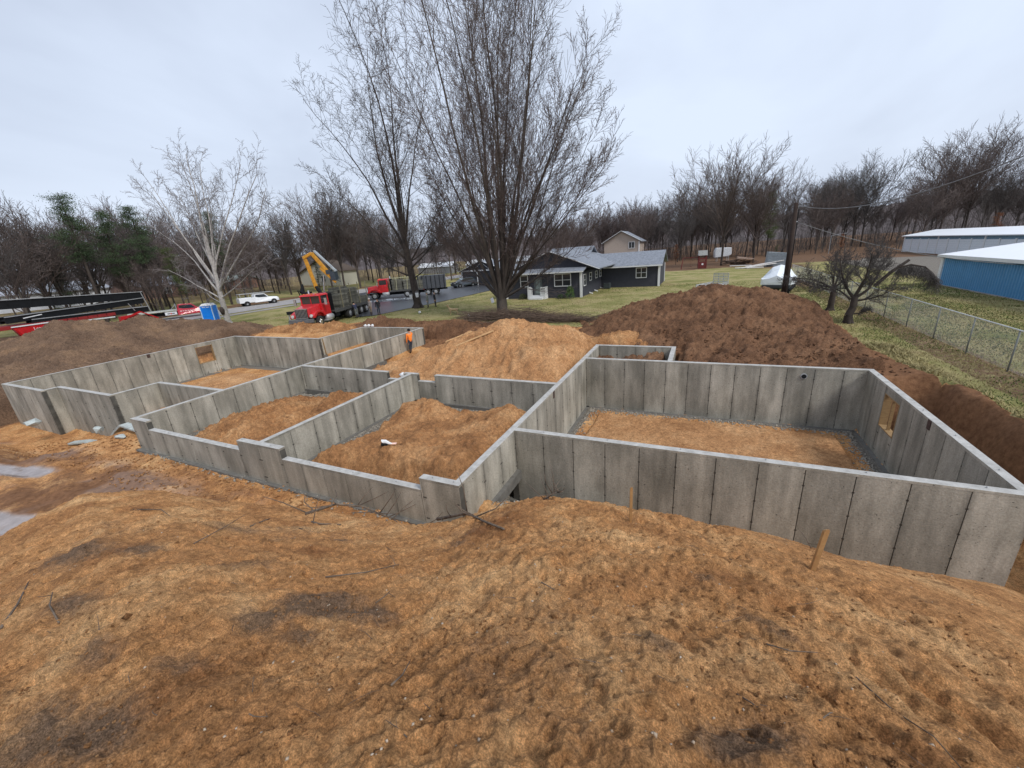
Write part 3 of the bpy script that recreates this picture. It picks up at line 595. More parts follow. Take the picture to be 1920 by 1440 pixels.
Q = []
for _ in range(520):
    rr_ = 1.3 + 7.5 * r.rand(); a_ = R_(r.choice([r.uniform(-92, -20), r.uniform(-92, 42)])); Q.append((rr_ * math.sin(a_), rr_ * math.cos(a_)))
Q = np.array(Q); Q = Q[(Q[:, 1] < 6.4) | (Q[:, 0] > -4.8)]; zz = ground_all(Q[:, 0], Q[:, 1])[0]
stones('soil_clods', np.column_stack([Q, zz - .004]), .019, M_CLOD, 'larger sandy clods scattered over the foreground slope', seed=18)
for (nm_, lb_, x0_, x1_, y0_, y1_, fn_, m_, n_) in (('pile_clods', 'loose clods at the foot of the red-brown topsoil pile', -7, 7.3, 18.6, 24, None, M_BROWN, 1100), ('bank_clods', 'loose red-brown clods on the bank at the back of the dig', -29, -12, 25.5, 30.5, None, M_BROWN, 700), ('left_clods', 'loose clods and mud lumps before the left foundation walls', -30, -9, 4.8, 7.3, None, M_CLOD, 1300)):
    X_ = r.uniform(x0_, x1_, n_); Y_ = r.uniform(y0_, y1_, n_); z_ = ground_all(X_, Y_)[0]
    if nm_ == 'pile_clods': z_ = np.maximum(z_, f_right(X_, Y_)); ok_ = ~((X_ > -5.1) & (X_ < -.8) & (Y_ < 21.3)); X_, Y_, z_ = X_[ok_], Y_[ok_], z_[ok_]
    stones(nm_, np.column_stack([X_, Y_, z_ + .02]), .055 if nm_ != 'left_clods' else .035, m_, lb_, seed=len(nm_))

# ------------------------------------------------------------------ trees
def segs_mesh(name, S, mats, parent, k=3, fm=None):
    S = np.asarray(S, float); p = S[:, 0:3]; q = S[:, 3:6]; r0 = S[:, 6]; r1 = S[:, 7]; d = q - p; L = np.linalg.norm(d, axis=1, keepdims=True); d = d / np.maximum(L, 1e-6)
    u = np.where(np.abs(d[:, 2:3]) > .9, np.array([[1., 0, 0]]), np.array([[0, 0, 1.]])); a = np.cross(d, u); a /= np.linalg.norm(a, axis=1, keepdims=True); b = np.cross(d, a)
    n = len(S); t = np.arange(k) * 2 * np.pi / k
    ra = a[:, None] * np.cos(t)[None, :, None] + b[:, None] * np.sin(t)[None, :, None]
    V = np.concatenate([p[:, None] + ra * r0[:, None, None], q[:, None] + ra * r1[:, None, None]], 1).reshape(-1, 3)
    j = np.arange(k); j2 = (j + 1) % k; f = np.stack([j, j2, j2 + k, j + k], 1); F = (f[None] + (2 * k * np.arange(n))[:, None, None]).reshape(-1, 4)
    return mesh_np(name, V, F, mats, parent, smooth=(k > 4), fm=None if fm is None else np.repeat(fm, k))
def grow(starts, P, rng):
    """P: dict of per-level lists n (segments), ch (children), ang, lr, rr, wan, trop, taper; returns segment list with level"""
    out = []; st = [(Vector(p), Vector(d).normalized(), L, r, lv) for (p, d, L, r, lv) in starts]; rg = rng.random; mx = len(P['n']) - 1
    while st:
        p, d, L, r, lv = st.pop(); n = P['n'][lv]; sl = L / n; tp = P['taper'][lv]; w = P['wan'][lv]; tr = P['trop'][lv]; pts = [(p, d, r)]
        for i in range(n):
            d = Vector((d.x + (rg() - .5) * w, d.y + (rg() - .5) * w, d.z + (rg() - .5) * w + tr)).normalized()
            q = p + d * sl; r2 = r * tp ** (1 / n)
            out.append((p.x, p.y, p.z, q.x, q.y, q.z, r, r2, lv)); p = q; r = r2; pts.append((p, d, r))
        if lv < mx:
            c = P['ch'][lv]; c = c if isinstance(c, int) else rng.randint(*c); t0 = P['t0'][lv]
            for j in range(c):
                t = t0 + (1 - t0) * (j + rg()) / c; f = t * n; i = min(int(f), n - 1); a_ = pts[i]; b_ = pts[i + 1]; fr = f - i
                pp = a_[0].lerp(b_[0], fr); dd = b_[1]; rr_ = a_[2] + (b_[2] - a_[2]) * fr
                ax = dd.orthogonal().normalized(); ax.rotate(Matrix.Rotation(rg() * 6.283, 3, dd)); an = R_(P['ang'][lv]) * (.6 + .7 * rg())
                nd = dd.copy(); nd.rotate(Matrix.Rotation(an, 3, ax))
                st.append((pp, nd, L * P['lr'][lv] * (1 - .55 * (t - t0)) * (.7 + .5 * rg()), max(rr_ * P['rr'][lv], P['rmin'][min(lv + 1, mx)]), lv + 1))
    return out
def make_tree(starts, P, seed, tm, cm, name='tree', loc=(0, 0, 0), label=None, cat='tree', group=None, tlv=1, extra=None, jn='crown'):
    rng = random.Random(seed); S = grow(starts, P, rng)
    if extra: S += extra
    e = empty(name, loc, 0, label, cat, group); A = np.array(S)
    big = A[:, 8] < tlv; thick = (A[:, 6] > .05)
    segs_mesh('trunk', A[big], tm, e, 7)
    c = A[~big]; segs_mesh(jn, c, cm, e, 3)
    return e
def root_flare(x, y, r, n=6, h=.7, seed=1):
    rg = random.Random(seed); o = []
    for i in range(n):
        a = i * 6.283 / n + rg.random(); o.append((0, 0, h, math.cos(a) * r * 1.25, math.sin(a) * r * 1.25, -.15, r * .62, r * .35, 0))
    return o
# big multi-leader maple in the middle
rg = random.Random(11); st = []
BL = []
for k_, (th, L) in enumerate([(-6, 26), (-10, 23), (-2, 27), (1, 27), (4, 27), (7, 26), (10, 24), (14, 21), (18, 19), (23, 17.5), (29, 16), (35, 15), (42, 14.2), (49, 13.4), (56, 12.2), (63, 10.5), (-15, 19.5), (-21, 16.5), (-28, 14.5), (-36, 13), (-46, 11.5), (-57, 10), (0, 25), (6, 24), (-5, 22), (12, 20)]):
    BL.append((th, (-16, 9, -7, 14, -3, 18, 5, -12, 10, -6, 12, -14, 6, -8, 10, 0)[k_ % 16] * (1 if k_ < 22 else 1.4), L,   .085 + .0052 * L))
for ax_, ay_, L, r0 in BL:
    d = Vector((math.tan(R_(ax_)), math.tan(R_(ay_)), 1)).normalized(); h0 = 1.3 + abs(ax_) * .004 + rg.random() * .9; a = math.atan2(d.y, d.x); st.append(((math.cos(a) * .25, math.sin(a) * .25, h0), d, L, r0, 1))
PB = dict(n=[3, 10, 6, 4, 2], ch=[0, 19, 10, 5], t0=[.3, .12, .10, .12], ang=[20, 33, 32, 38], lr=[.5, .36, .48, .5], rr=[.5, .36, .5, .6], wan=[.05, .17, .22, .35, .5], trop=[0, .035, .055, .05, .04], taper=[.85, .10, .22, .4, .6], rmin=[.1, .035, .02, .0145, .0125])
fl = [(0, 0, -.2, 0, 0, .5, .62, .50, 0), (0, 0, .5, 0, 0, 1.4, .50, .48, 0), (0, 0, 1.4, .0, 0, 2.5, .48, .30, 0)] + root_flare(0, 0, .62, 7, .6)
big = make_tree(st, PB, 12, M_BARK, M_TWIG, 'maple_tree', (-16.3, 32.7, 0), 'huge bare multi-stemmed tree with a short thick trunk, in front of the dark grey house', 'tree', None, 2, fl)
# tall tree beside the second red truck
st = [((0, 0, 0), (-.09, 0, 1), 8.5, .50, 0)]
tp = Vector((-.75, 0, 8.2))
for ax_, ay_, L, r0, z in [(-35, 5, 21, .20, 6.2), (-17, -6, 21, .22, 8.2), (-6, 5, 22.5, .24, 8.3), (5, -5, 20, .2, 8.0), (15, 6, 17, .17, 7.2), (-45, -10, 13, .14, 5.4), (24, -8, 13, .15, 6.4), (62, 5, 9, .13, 4.4), (-70, 8, 8, .12, 3.6), (75, -20, 7, .10, 3.3), (-66, -30, 8, .11, 4.6), (40, 30, 10, .12, 5.0), (80, 10, 6, .1, 5.2), (-82, 0, 7, .1, 5.0), (-25, 30, 14, .14, 6)]:
    st.append(((-.09 * z, 0, z), (math.tan(R_(ax_)) if abs(ax_) < 80 else math.copysign(5, ax_), math.tan(R_(ay_)), 1), L, r0, 1))
PT = dict(n=[5, 9, 6, 4, 2], ch=[0, 16, 8, 6], t0=[.4, .16, .12, .15], ang=[30, 38, 44, 50], lr=[.5, .40, .42, .45], rr=[.5, .38, .5, .6], wan=[.04, .22, .36, .5, .6], trop=[0, .06, .06, .05, .05], taper=[.6, .12, .25, .4, .6], rmin=[.1, .045, .025, .018, .015])
make_tree(st, PT, 21, M_BARKD, M_TWIGD, 'bare_tree', (-30.4, 38.7, 0), 'tall bare tree with straight dark trunk in front of the second red truck', 'tree', None, 2, root_flare(0, 0, .55, 6, .6, 3))
# white birch
st = [((0, 0, 0), (.02, 0, 1), 9.5, .34, 0)]
for ax_, ay_, L, r0, z in [(-50, 0, 12, .12, 3.4), (-36, 8, 13, .14, 4.2), (-25, -10, 12.5, .12, 4.6), (-15, 6, 12, .13, 5.2), (-4, -4, 11, .14, 6.5), (9, 6, 11, .12, 5.6), (33, -5, 14, .15, 3.6), (48, 6, 13, .13, 4.0), (21, 10, 12, .12, 5.4), (-62, -8, 9, .09, 2.8), (72, 4, 9, .09, 2.9), (-80, 6, 7.5, .07, 2.2), (60, -14, 8, .08, 3.8), (80, 10, 7, .07, 4.2), (-10, 24, 10, .1, 5.2), (-30, 20, 11, .1, 6)]:
    st.append(((.02 * z, 0, z), (math.tan(R_(ax_)) if abs(ax_) < 75 else math.copysign(4, ax_), math.tan(R_(ay_)), 1), L, r0, 1))
PW = dict(n=[6, 7, 5, 3, 2], ch=[0, 11, 7, 5], t0=[.4, .2, .15, .15], ang=[30, 30, 34, 38], lr=[.5, .40, .42, .45], rr=[.5, .5, .55, .6], wan=[.05, .2, .34, .5, .6], trop=[0, .02, .0, -.05, -.12], taper=[.4, .2, .3, .5, .6], rmin=[.1, .04, .022, .015, .012])
rb_ = make_tree(st, PW, 31, M_BIRCH, M_BIRCHT, 'birch_tree', (-48.7, 27.6, 0), 'spreading white-barked birch beside the blue portable toilet', 'tree', None, 2, root_flare(0, 0, .36, 6, .5, 4))
b = MB(); b.tube([(.05, -.30, 1.15), (.07, -.34, 1.6), (.03, -.3, 1.95)], [.16, .27, .14], 9); b.build('burl', M_BARKD, rb_, True)
# apple trees by the fence
def apple(loc, seed, label, limbs, lean, broken):
    st = []; ex = root_flare(0, 0, .24, 5, .35, seed)
    p = Vector((0, 0, -.1)); 
    for i, (q, r) in enumerate(lean): ex.append((p.x, p.y, p.z, q[0], q[1], q[2], r + .03, r, 0)); p = Vector(q)
    for (q, d, L, r0) in limbs: st.append((q, d, L * 1.08, r0 * .8, 1))
    PA = dict(n=[3, 7, 5, 4, 2], ch=[0, 18, 11, 7], t0=[.3, .15, .1, .1], ang=[40, 48, 50, 50], lr=[.5, .52, .5, .42], rr=[.5, .5, .45, .6], wan=[.2, .42, .5, .55, .6], trop=[0, .03, .09, .05, 0], taper=[.7, .2, .25, .5, .6], rmin=[.1, .024, .012, .008, .0065])
    e = make_tree(st, PA, seed, M_BARKD, M_TWIGD, 'apple_tree', loc, label, 'fruit tree', None, 2, ex)
    if broken:
        rg = random.Random(77); S = [(.9, .1, 2.1, 1.55, .1, 2.9, .10, .085, 1), (1.55, .1, 2.9, 2.2, .2, 3.45, .085, .07, 1)]
        tw = []
        arc = [Vector((1.7, .1, 3.05)), Vector((2.3, .2, 3.2)), Vector((2.9, .2, 3.05)), Vector((3.3, .3, 2.7)), Vector((3.6, .3, 2.3))]
        for a_, b_ in zip(arc[:-1], arc[1:]): S.append((*a_, *b_, .05, .04, 1))
        for _ in range(330):
            i = rg.randint(0, 3); p = arc[i].lerp(arc[i + 1], rg.random()); d = Vector((rg.uniform(-.5, .5), rg.uniform(-.6, .6), -rg.uniform(.4, 1))).normalized(); L = rg.uniform(.3, .95)
            for s in range(4):
                q = p + d * L / 4; tw.append((*p, *q, .009, .006, 3)); 
                if rg.random() < .8: tw.append((*q, *(q + Vector((rg.uniform(-.3, .3), rg.uniform(-.3, .3), -rg.random() * .3))), .006, .004, 3))
                p = q; d = (d + Vector((rg.uniform(-.3, .3), rg.uniform(-.3, .3), -.1))).normalized()
        segs_mesh('broken_limb', S, M_BARKD, e, 6); segs_mesh('drooping_twigs', tw, M_TWIGD, e, 3)
    return e
apple((8.0, 29.5, 0), 41, 'gnarled apple tree with a drooping broken limb on its right, nearest the chain-link fence',
      [((.12, 0, 1.5), (.9, .1, .55), 2.3, .12), ((.05, 0, 1.5), (-.7, .2, 1.1), 2.3, .12), ((.08, 0, 1.55), (.1, -.3, 1.3), 2.4, .11), ((.1, .05, 1.3), (1.2, -.2, .35), 1.9, .10), ((.1, 0, 1.6), (.55, .4, 1), 2.7, .11), ((-.1, 0, 1.4), (-1.1, -.3, .8), 1.9, .09), ((.2, 0, .55), (1, 0, .3), .7, .06)],
      [((-.05, 0, .45), .21), ((.1, 0, .95), .18), ((.08, 0, 1.55), .16)], True)
apple((8.15, 34.2, 0), 42, 'smaller upright apple tree with a straight trunk just behind the gnarled one',
      [((.0, 0, 1.5), (.8, .1, .9), 2.0, .10), ((0, 0, 1.5), (-.9, .2, .7), 2.6, .10), ((.0, 0, 1.55), (-.3, -.3, 1.3), 2.2, .10), ((0, 0, 1.4), (-1.4, -.2, .45), 2.3, .08), ((.0, 0, 1.6), (.25, .4, 1.2), 2.0, .09)],
      [((0, 0, .6), .19), ((.02, 0, 1.1), .17), ((0, 0, 1.55), .15)], False)

# ------------------------------------------------------------------ forest stock
def stock_bare(seed, H, spread, tm, cm, leaders=1):
    rg = random.Random(seed); st = [((0, 0, 0), (rg.uniform(-.06, .06), 0, 1), H * .42, H * .0105, 0)]
    for i in range(int(6 + leaders * 3)):
        z = H * rg.uniform(.2, .42); a = rg.random() * 6.28; t = math.tan(R_(rg.uniform(8, spread))); st.append(((0, 0, z), (math.cos(a) * t, math.sin(a) * t, 1), (H - z) * rg.uniform(.7, 1.05), H * .0056, 1))
    P = dict(n=[4, 6, 4, 2], ch=[0, 13, 9], t0=[.4, .12, .12], ang=[30, 34, 38], lr=[.5, .42, .5], rr=[.5, .45, .6], wan=[.06, .26, .4, .5], trop=[0, .05, .06, .04], taper=[.7, .2, .35, .6], rmin=[.1, .045, .031, .026])
    return make_tree(st, P, seed, tm, cm, 'bare_tree', (0, 0, 0), None, None, None, 1)
def stock_pine(seed, H, m, low=.45, wid=.2, dens=.75):
    rg = random.Random(seed); S = [(0, 0, -.2, .1, 0, H * .5, H * .013, H * .010, 0), (.1, 0, H * .5, .0, 0, H, H * .010, H * .002, 0)]; cl = []
    for i in range(int(46 * dens)):
        t = low + (1 - low) * (i / (46 * dens)); z = H * t; L = H * wid * (1.12 - t) ** .8 * rg.uniform(.5, 1.1) * (1.2 if t > low + .1 else .6); a = rg.random() * 6.28
        e = Vector((math.cos(a) * L, math.sin(a) * L, z + L * rg.uniform(-.05, .35))); S.append((.0, 0, z, *e, H * .003, H * .0012, 1))
        for k in range(6):
            cl.append((Vector((0, 0, z)).lerp(e, rg.uniform(.45, 1.05)), H * rg.uniform(.014, .03)))
    for i in range(10): z = H * rg.uniform(.15, low); a = rg.random() * 6.28; L = H * .09 * rg.random(); S.append((0, 0, z, math.cos(a) * L, math.sin(a) * L, z + L * .2, H * .0022, H * .001, 1))
    e = empty('pine_tree', (0, 0, 0)); segs_mesh('trunk', S, M_BARKD, e, 5)
    r = np.random.RandomState(seed); V = []; n = 0
    for c, s in cl:
        k = 64; p = r.randn(k, 3) * s * np.array([1.25, 1.25, .5]) + np.array(c); d = r.randn(k, 3); d /= np.linalg.norm(d, axis=1, keepdims=True); u = np.cross(d, r.randn(k, 3)); u /= np.linalg.norm(u, axis=1, keepdims=True)
        w = s * .42; V.append(np.stack([p, p + d * w, p + d * w * .6 + u * w * .35], 1))
    V = np.concatenate(V).reshape(-1, 3); F = np.arange(len(V)).reshape(-1, 3); mesh_np('crown', V, F, m, e)
    return e
ST = [stock_bare(101, 19, 40, M_BARK, M_TWIG, 2), stock_bare(102, 17.5, 50, M_BARKD, M_TWIGP, 2), stock_bare(103, 20, 38, M_BARKD, M_TWIGD, 2), stock_bare(104, 16, 52, M_BARK, M_TWIGP, 2), stock_bare(105, 20, 48, M_BARKD, M_TWIGD, 3), stock_bare(106, 14, 54, M_BARK, M_TWIG, 2), stock_bare(107, 21, 52, M_BARKD, M_TWIG, 6)]
SP = [stock_pine(111, 17, M_NEEDLE, .5, .17), stock_pine(112, 19, M_NEEDLE, .42, .15), stock_pine(113, 15, M_NEEDLE2, .3, .17), stock_pine(114, 12, M_NEEDLE, .12, .2)]
_used = set()
def place(stock, x, y, s, rz, name, label, cat, group=None, sz=None):
    if stock.name not in _used and id(stock) not in _used:
        _used.add(id(stock)); o = stock
    else: o = dup(stock)
    o.name = name
    for k in ('label', 'category', 'group'):
        if k in o: del o[k]
    o.location = (x, y, float(base(np.array([x]), np.array([y]))[0]) - .1); o.rotation_euler = (0, 0, rz); o.scale = (s, s, sz or s)
    return tag(o, label, cat, group)
rg = random.Random(500)
for st_ in ST + SP: st_.location = (0, -4000, 0)
def wood(n, az0, az1, d0, d1, group, label, stocks, s0=.8, s1=1.15, mn=3.2):
    pts = []; tries = 0
    while len(pts) < n and tries < n * 60:
        tries += 1; a = R_(rg.uniform(az0, az1)); d = math.sqrt(rg.uniform(d0 ** 2, d1 ** 2)); x, y = d * math.sin(a), d * math.cos(a)
        if any((x - px) ** 2 + (y - py) ** 2 < mn ** 2 for px, py in pts): continue
        if -72 < x < -59: continue
        if x < -80 and any(abs(x - hx) < hw and abs(y - hy) < hh for hx, hy, hw, hh in ((-105, 86, 12, 9), (-128, 40, 12, 16), (-100, 122, 18, 8))): continue
        if 34 < x < 52 and y < 116: continue
        if abs(x + 19) < 9 and abs(y - 114) < 9: continue
        pts.append((x, y)); place(rg.choice(stocks), x, y, rg.uniform(s0, s1), rg.random() * 6.28, 'bare_tree', label, 'tree', group)
wood(40, -77, -52, 90, 150, 'bare trees in the wood across the road', 'slim bare tree in the dense brown wood across the road on the left', [ST[1], ST[3], ST[0], ST[5], ST[2]], .62, 1.02)
wood(36, -53, -27, 104, 165, 'bare trees behind the trucks', 'bare tree in the hazy brown wood behind the two red trucks', [ST[1], ST[3], ST[0], ST[4], ST[5]], .6, 1.2)
wood(36, -29, -6, 132, 190, 'bare trees behind the dark house', 'bare purple-brown tree in the wood behind the dark grey house', [ST[1], ST[3], ST[5], ST[0]], .65, 1.2)
wood(38, -9, 13, 112, 180, 'bare trees at the end of the lawn', 'bare grey-trunked tree in the wood at the far end of the lawn', [ST[0], ST[2], ST[4], ST[1], ST[5]], .6, 1.15)
wood(54, 11, 34, 150, 215, 'dark bare trees behind the storage buildings', 'dark bare tree in the wood behind the white-roofed storage buildings', [ST[2], ST[4], ST[1], ST[6], ST[5]], .6, 1.25)
wood(13, -79, -62, 72, 96, 'near trees at the left edge', 'dark-trunked bare tree standing near the road behind the black conveyor', [ST[2], ST[4], ST[5]], .55, .8, 4)
# individual trees that stand out
for (az_, d, s, st_, nm, lb) in [(-75.3, 74, .95, ST[5], 'bare_tree', 'bare tree cut by the left picture edge with its boughs reaching over the dark pines'), (-73.6, 82, .78, ST[6], 'bare_tree', 'broad bare tree just right of the one cut by the left edge'),
        (2.0, 94, 1.0, ST[6], 'bare_tree', 'biggest round-crowned bare tree in the treeline, left of the utility pole'),
        (5.4, 98, .84, ST[6], 'bare_tree', 'bare tree merging with the right side of the biggest round-crowned tree'),
        (-48.5, 104, 1.0, ST[6], 'bare_tree', 'dome-crowned bare tree above the yellow crane boom'), (-1.5, 138, 1.1, ST[0], 'bare_tree', 'slender bare tree just left of the biggest round-crowned tree'),
        (19.5, 128, 1.05, ST[5], 'bare_tree', 'crooked leaning bare tree directly behind the white storage building roof'),
        (15.0, 148, 1.1, ST[4], 'bare_tree', 'tall bare tree left of the storage building end')]:
    place(st_, d * math.sin(R_(az_)), d * math.cos(R_(az_)), s, az_, nm, lb, 'tree')
for (az_, d, s, k, lb) in [(-70.3, 78, .98, 0, 'tall thin dark pine nearest the left edge of the picture'), (-68.0, 82, .80, 1, 'narrow dark pine second from the left edge'), (-65.8, 80, .92, 0, 'full dark green pine between the narrow pine and the birch'),
        (-63.9, 83, .68, 2, 'dull yellow-green pine behind the left boughs of the birch'), (-59.6, 92, .86, 1, 'dark pine seen through the top of the birch'), (-41.3, 128, .85, 1, 'dark pine left of the tall bare tree, above the second red truck'),
        (-72.6, 84, .7, 3, 'low bushy dark pine at the extreme left edge'), (6.6, 122, 1.02, 2, 'yellow-green vine-covered conifer right of the biggest round-crowned tree'), (7.6, 100, .28, 3, 'small bright green spruce beside the grey siding shed'), (-50, 112, .6, 3, 'small dark pine behind the crane truck')]:
    place(SP[k], d * math.sin(R_(az_)), d * math.cos(R_(az_)), s, az_ * 3, 'pine_tree', lb, 'pine tree')
for (az_, d, s, lb) in [(-3.2, 105, .32, 'small rust-leaved oak beside the red play tower'), (13.4, 120, .3, 'small rust-leaved oak right of the utility pole'), (24.0, 124, .42, 'rust-leaved oak above the right end of the long storage building')]:
    o = place(SP[2], d * math.sin(R_(az_)), d * math.cos(R_(az_)), s, az_, 'oak_sapling', lb, 'small tree'); 
    for ch in o.children:
        if ch.name.startswith('crown'): ch.data = ch.data.copy(); ch.data.materials[0] = M_RUST
# undergrowth: one tangle of saplings nobody could count
def undergrowth(name, label, n, az0, az1, d0, d1, m, seed, h=(2, 7)):
    rg = random.Random(seed); S = []
    for _ in range(n):
        a = R_(rg.uniform(az0, az1)); d = rg.uniform(d0, d1); x, y = d * math.sin(a), d * math.cos(a); z = float(np.clip((-x - 85) / 45, 0, 1) * 1.6 + np.clip((y - 130) / 150, 0, 1) * 3.5)
        if -73 < x < -58 or (-53 < math.degrees(a) < -40 and d < 150): continue
        if 34 < x < 52 and y < 116: continue
        H = rg.uniform(*h); dx, dy = rg.uniform(-.25, .25), rg.uniform(-.25, .25); p = (x, y, z); r = .018 + H * .004
        for k in range(3):
            q = (p[0] + dx * H / 3 + rg.uniform(-.2, .2), p[1] + dy * H / 3, p[2] + H / 3); S.append((*p, *q, r, r * .7, 1)); r *= .7
            for _b in range(4):
                f = rg.random(); u = [p[i] + (q[i] - p[i]) * f for i in range(3)]; L = H * .22; S.append((*u, u[0] + rg.uniform(-L, L), u[1] + rg.uniform(-L, L), u[2] + L * rg.uniform(.3, 1.1), r * .7, r * .4, 1))
            p = q
    o = segs_mesh(name, S, m, None, 3); return tag(o, label, None, None, 'stuff')
undergrowth('undergrowth', 'brown leafless undergrowth in the wood across the road', 1000, -77, -48, 128, 160, M_TWIGP, 1)
undergrowth('undergrowth', 'purple-brown leafless undergrowth behind the trucks and the dark house', 900, -50, -4, 112, 175, M_TWIGP, 2, (3, 10))
undergrowth('undergrowth', 'dark leafless undergrowth along the far treeline', 1000, -6, 34, 122, 190, M_TWIGD, 3, (3, 10))
# distant wooded rise
az = np.radians(np.arange(-100, 60, .5)); rr_ = np.linspace(210, 420, 22); A, Rg = np.meshgrid(az, rr_, indexing='ij'); X = Rg * np.sin(A); Y = Rg * np.cos(A)
Z = -1 + sm((Rg - 210) / 90) * (13 + fbm(X, Y, 60, 3, 600) * 6 + np.abs(fbm(X, Y, 7, 3, 610)) * 5) * sm((425 - Rg) / 60); na, nr = X.shape
i, j = np.meshgrid(np.arange(na - 1), np.arange(nr - 1), indexing='ij'); F = np.stack([i * nr + j, i * nr + j + 1, (i + 1) * nr + j + 1, (i + 1) * nr + j], -1).reshape(-1, 4)
tag(mesh_np('wooded_hill', np.stack([X.ravel(), Y.ravel(), Z.ravel()], 1), F, mat('far_wood', (.07, .058, .056), 1, scale=.25, col2=(.13, .105, .105)), smooth=False), kind='structure')

# ------------------------------------------------------------------ road, driveway
def sheet(name, pts, z, m):
    n = len(pts); o = mesh_np(name, [(x, y, z) for x, y in pts], [tuple(range(n))], m) if n in (3, 4) else None
    if o is None:
        me = bpy.data.meshes.new(name); me.from_pydata([(x, y, z) for x, y in pts], [], [tuple(range(n))]); me.materials.append(m); o = bpy.data.objects.new(name, me); C.collection.objects.link(o)
    return tag(o, kind='structure')
sheet('road', [(-70.5, -60), (-61, -60), (-61, 320), (-70.5, 320)], .05, M_ROAD)
sheet('road_shoulder', [(-59.4, -60), (-57.6, -60), (-57.6, 44), (-59.4, 44)], .046, mat('packed_gravel', (.25, .23, .21), .9, scale=3, col2=(.36, .33, .31)))
sheet('driveway', [(-61, 53), (-47, 47), (-39, 39), (-33.6, 31.8), (-31.8, 33), (-30.6, 45), (-30.2, 58), (-33, 70), (-44, 72), (-46, 62), (-61, 63)], .054, M_ASPH)
sheet('puddle', [(-44.5, 44.6), (-41, 45.4), (-37.5, 48.3), (-39.5, 50.2), (-43, 48.9), (-45.2, 46.4)], .060, mat('standing_water', (.30, .32, .35), .05, var=.05, spec=1.))

# ------------------------------------------------------------------ buildings
def win(parent, x0, x1, z0, z1, y, face='y', sgn=-1, mull=2, t=.09, rows=2):
    f = MB(); d = .05
    def B(mb, a0, a1, b0, b1, o0, o1):
        lo, hi = sorted((y + sgn * o0, y + sgn * o1))
        mb.box(a0, a1, lo, hi, b0, b1) if face == 'y' else mb.box(lo, hi, a0, a1, b0, b1)
    B(f, x0 - t, x0, z0 - t, z1 + t, .003, d); B(f, x1, x1 + t, z0 - t, z1 + t, .003, d); B(f, x0, x1, z1, z1 + t, .003, d); B(f, x0, x1, z0 - t, z0, .003, d + .03)
    for k in range(1, mull): m = x0 + (x1 - x0) * k / mull; B(f, m - .035, m + .035, z0, z1, .012, d - .004)
    if rows > 1: m = (z0 + z1) / 2; B(f, x0, x1, m - .025, m + .025, .012, d - .008)
    w = f.build('window', M_WHITE, parent); g = MB(); B(g, x0, x1, z0, z1, .002, .01); p = g.build('pane', M_GLASS, w); return w
def gable_x(mb, x0, x1, y0, y1, ze, zr, ov=.35, th=.12):  # ridge along x
    ym = (y0 + y1) / 2; s = (zr - ze) / ((y1 - y0) / 2)
    a = [(y0 - ov, ze - ov * s), (ym, zr), (ym, zr + th), (y0 - ov, ze - ov * s + th)]; b = [(y1 + ov, ze - ov * s), (y1 + ov, ze - ov * s + th), (ym, zr + th), (ym, zr)]
    mb.prismx(a, x0 - ov, x1 + ov); mb.prismx(b, x0 - ov, x1 + ov)
def gable_y(mb, x0, x1, y0, y1, ze, zr, ov=.35, th=.12):
    xm = (x0 + x1) / 2; s = (zr - ze) / ((x1 - x0) / 2)
    mb.prism([(x0 - ov, ze - ov * s), (xm, zr), (xm, zr + th), (x0 - ov, ze - ov * s + th)], y0 - ov, y1 + ov); mb.prism([(x1 + ov, ze - ov * s), (x1 + ov, ze - ov * s + th), (xm, zr + th), (xm, zr)], y0 - ov, y1 + ov)
# dark grey ranch house (built at world position, parent at its base)
H = empty('ranch_house', (0, 0, 0), 0, 'charcoal ranch house with white trimmed windows and light grey shingle roof across the lawn', 'house')
def laps(x0, x1, y, z0, z1, face='y', sgn=-1, step=.22, m=None):   # lap siding boards, joined into one part of far-away slats
    mb = MB(); z = z0
    while z < z1 - .02:
        zz = min(z + step, z1)
        if face == 'y': mb.hexa([(x0, y + sgn * .035, z), (x1, y + sgn * .035, z), (x1, y, z), (x0, y, z), (x0, y + sgn * .008, zz), (x1, y + sgn * .008, zz), (x1, y, zz), (x0, y, zz)])
        else: mb.hexa([(y, x0, z), (y, x1, z), (y + sgn * .035, x1, z), (y + sgn * .035, x0, z), (y, x0, zz), (y, x1, zz), (y + sgn * .008, x1, zz), (y + sgn * .008, x0, zz)])
        z = zz
    return mb.build('siding', m or M_SIDING, H)
w = MB(); w.box(-21.8, -12.4, 45.4, 62, -.1, 2.75); w.prism([(-21.8, 2.75), (-12.4, 2.75), (-15.6, 4.9), (-18.2, 4.9)][::1], 46.6, 62); w.box(-12.399, -5.0, 55.6, 63, -.1, 2.62); w.prismx([(55.6, 2.62), (63, 2.62), (59.3, 4.0)], -12.3, -5.02); w.build('wall', M_SIDING, H)
laps(-21.8, -12.4, 45.4, 0, 2.7); laps(45.4, 55.6, -12.4, 0, 2.7, 'x', 1); laps(-12.3, -5.0, 55.6, 0, 2.6); laps(55.6, 63, -5.0, 0, 2.6, 'x', 1)
rf = MB()
rf.prismx([(44.8, 2.86), (46.7, 3.30), (46.7, 3.42), (44.8, 2.98)], -22.2, -12.0)        # low roof over the front
gable_y(rf, -21.8, -10.9, 46.5, 62, 3.12, 5.15, .35)
gable_x(rf, -15.5, -4.9, 55.2, 63.4, 2.75, 4.25, .3); gable_x(rf, -20.5, -14.6, 56, 64, 3.6, 5.45, .2)
rf.build('roof', M_SHING, H)
g = MB(); g.prism([(-21.6, 3.2), (-11.1, 3.2), (-16.35, 5.1)], 46.4, 46.55); g.build('gable_wall', M_SIDING, H)
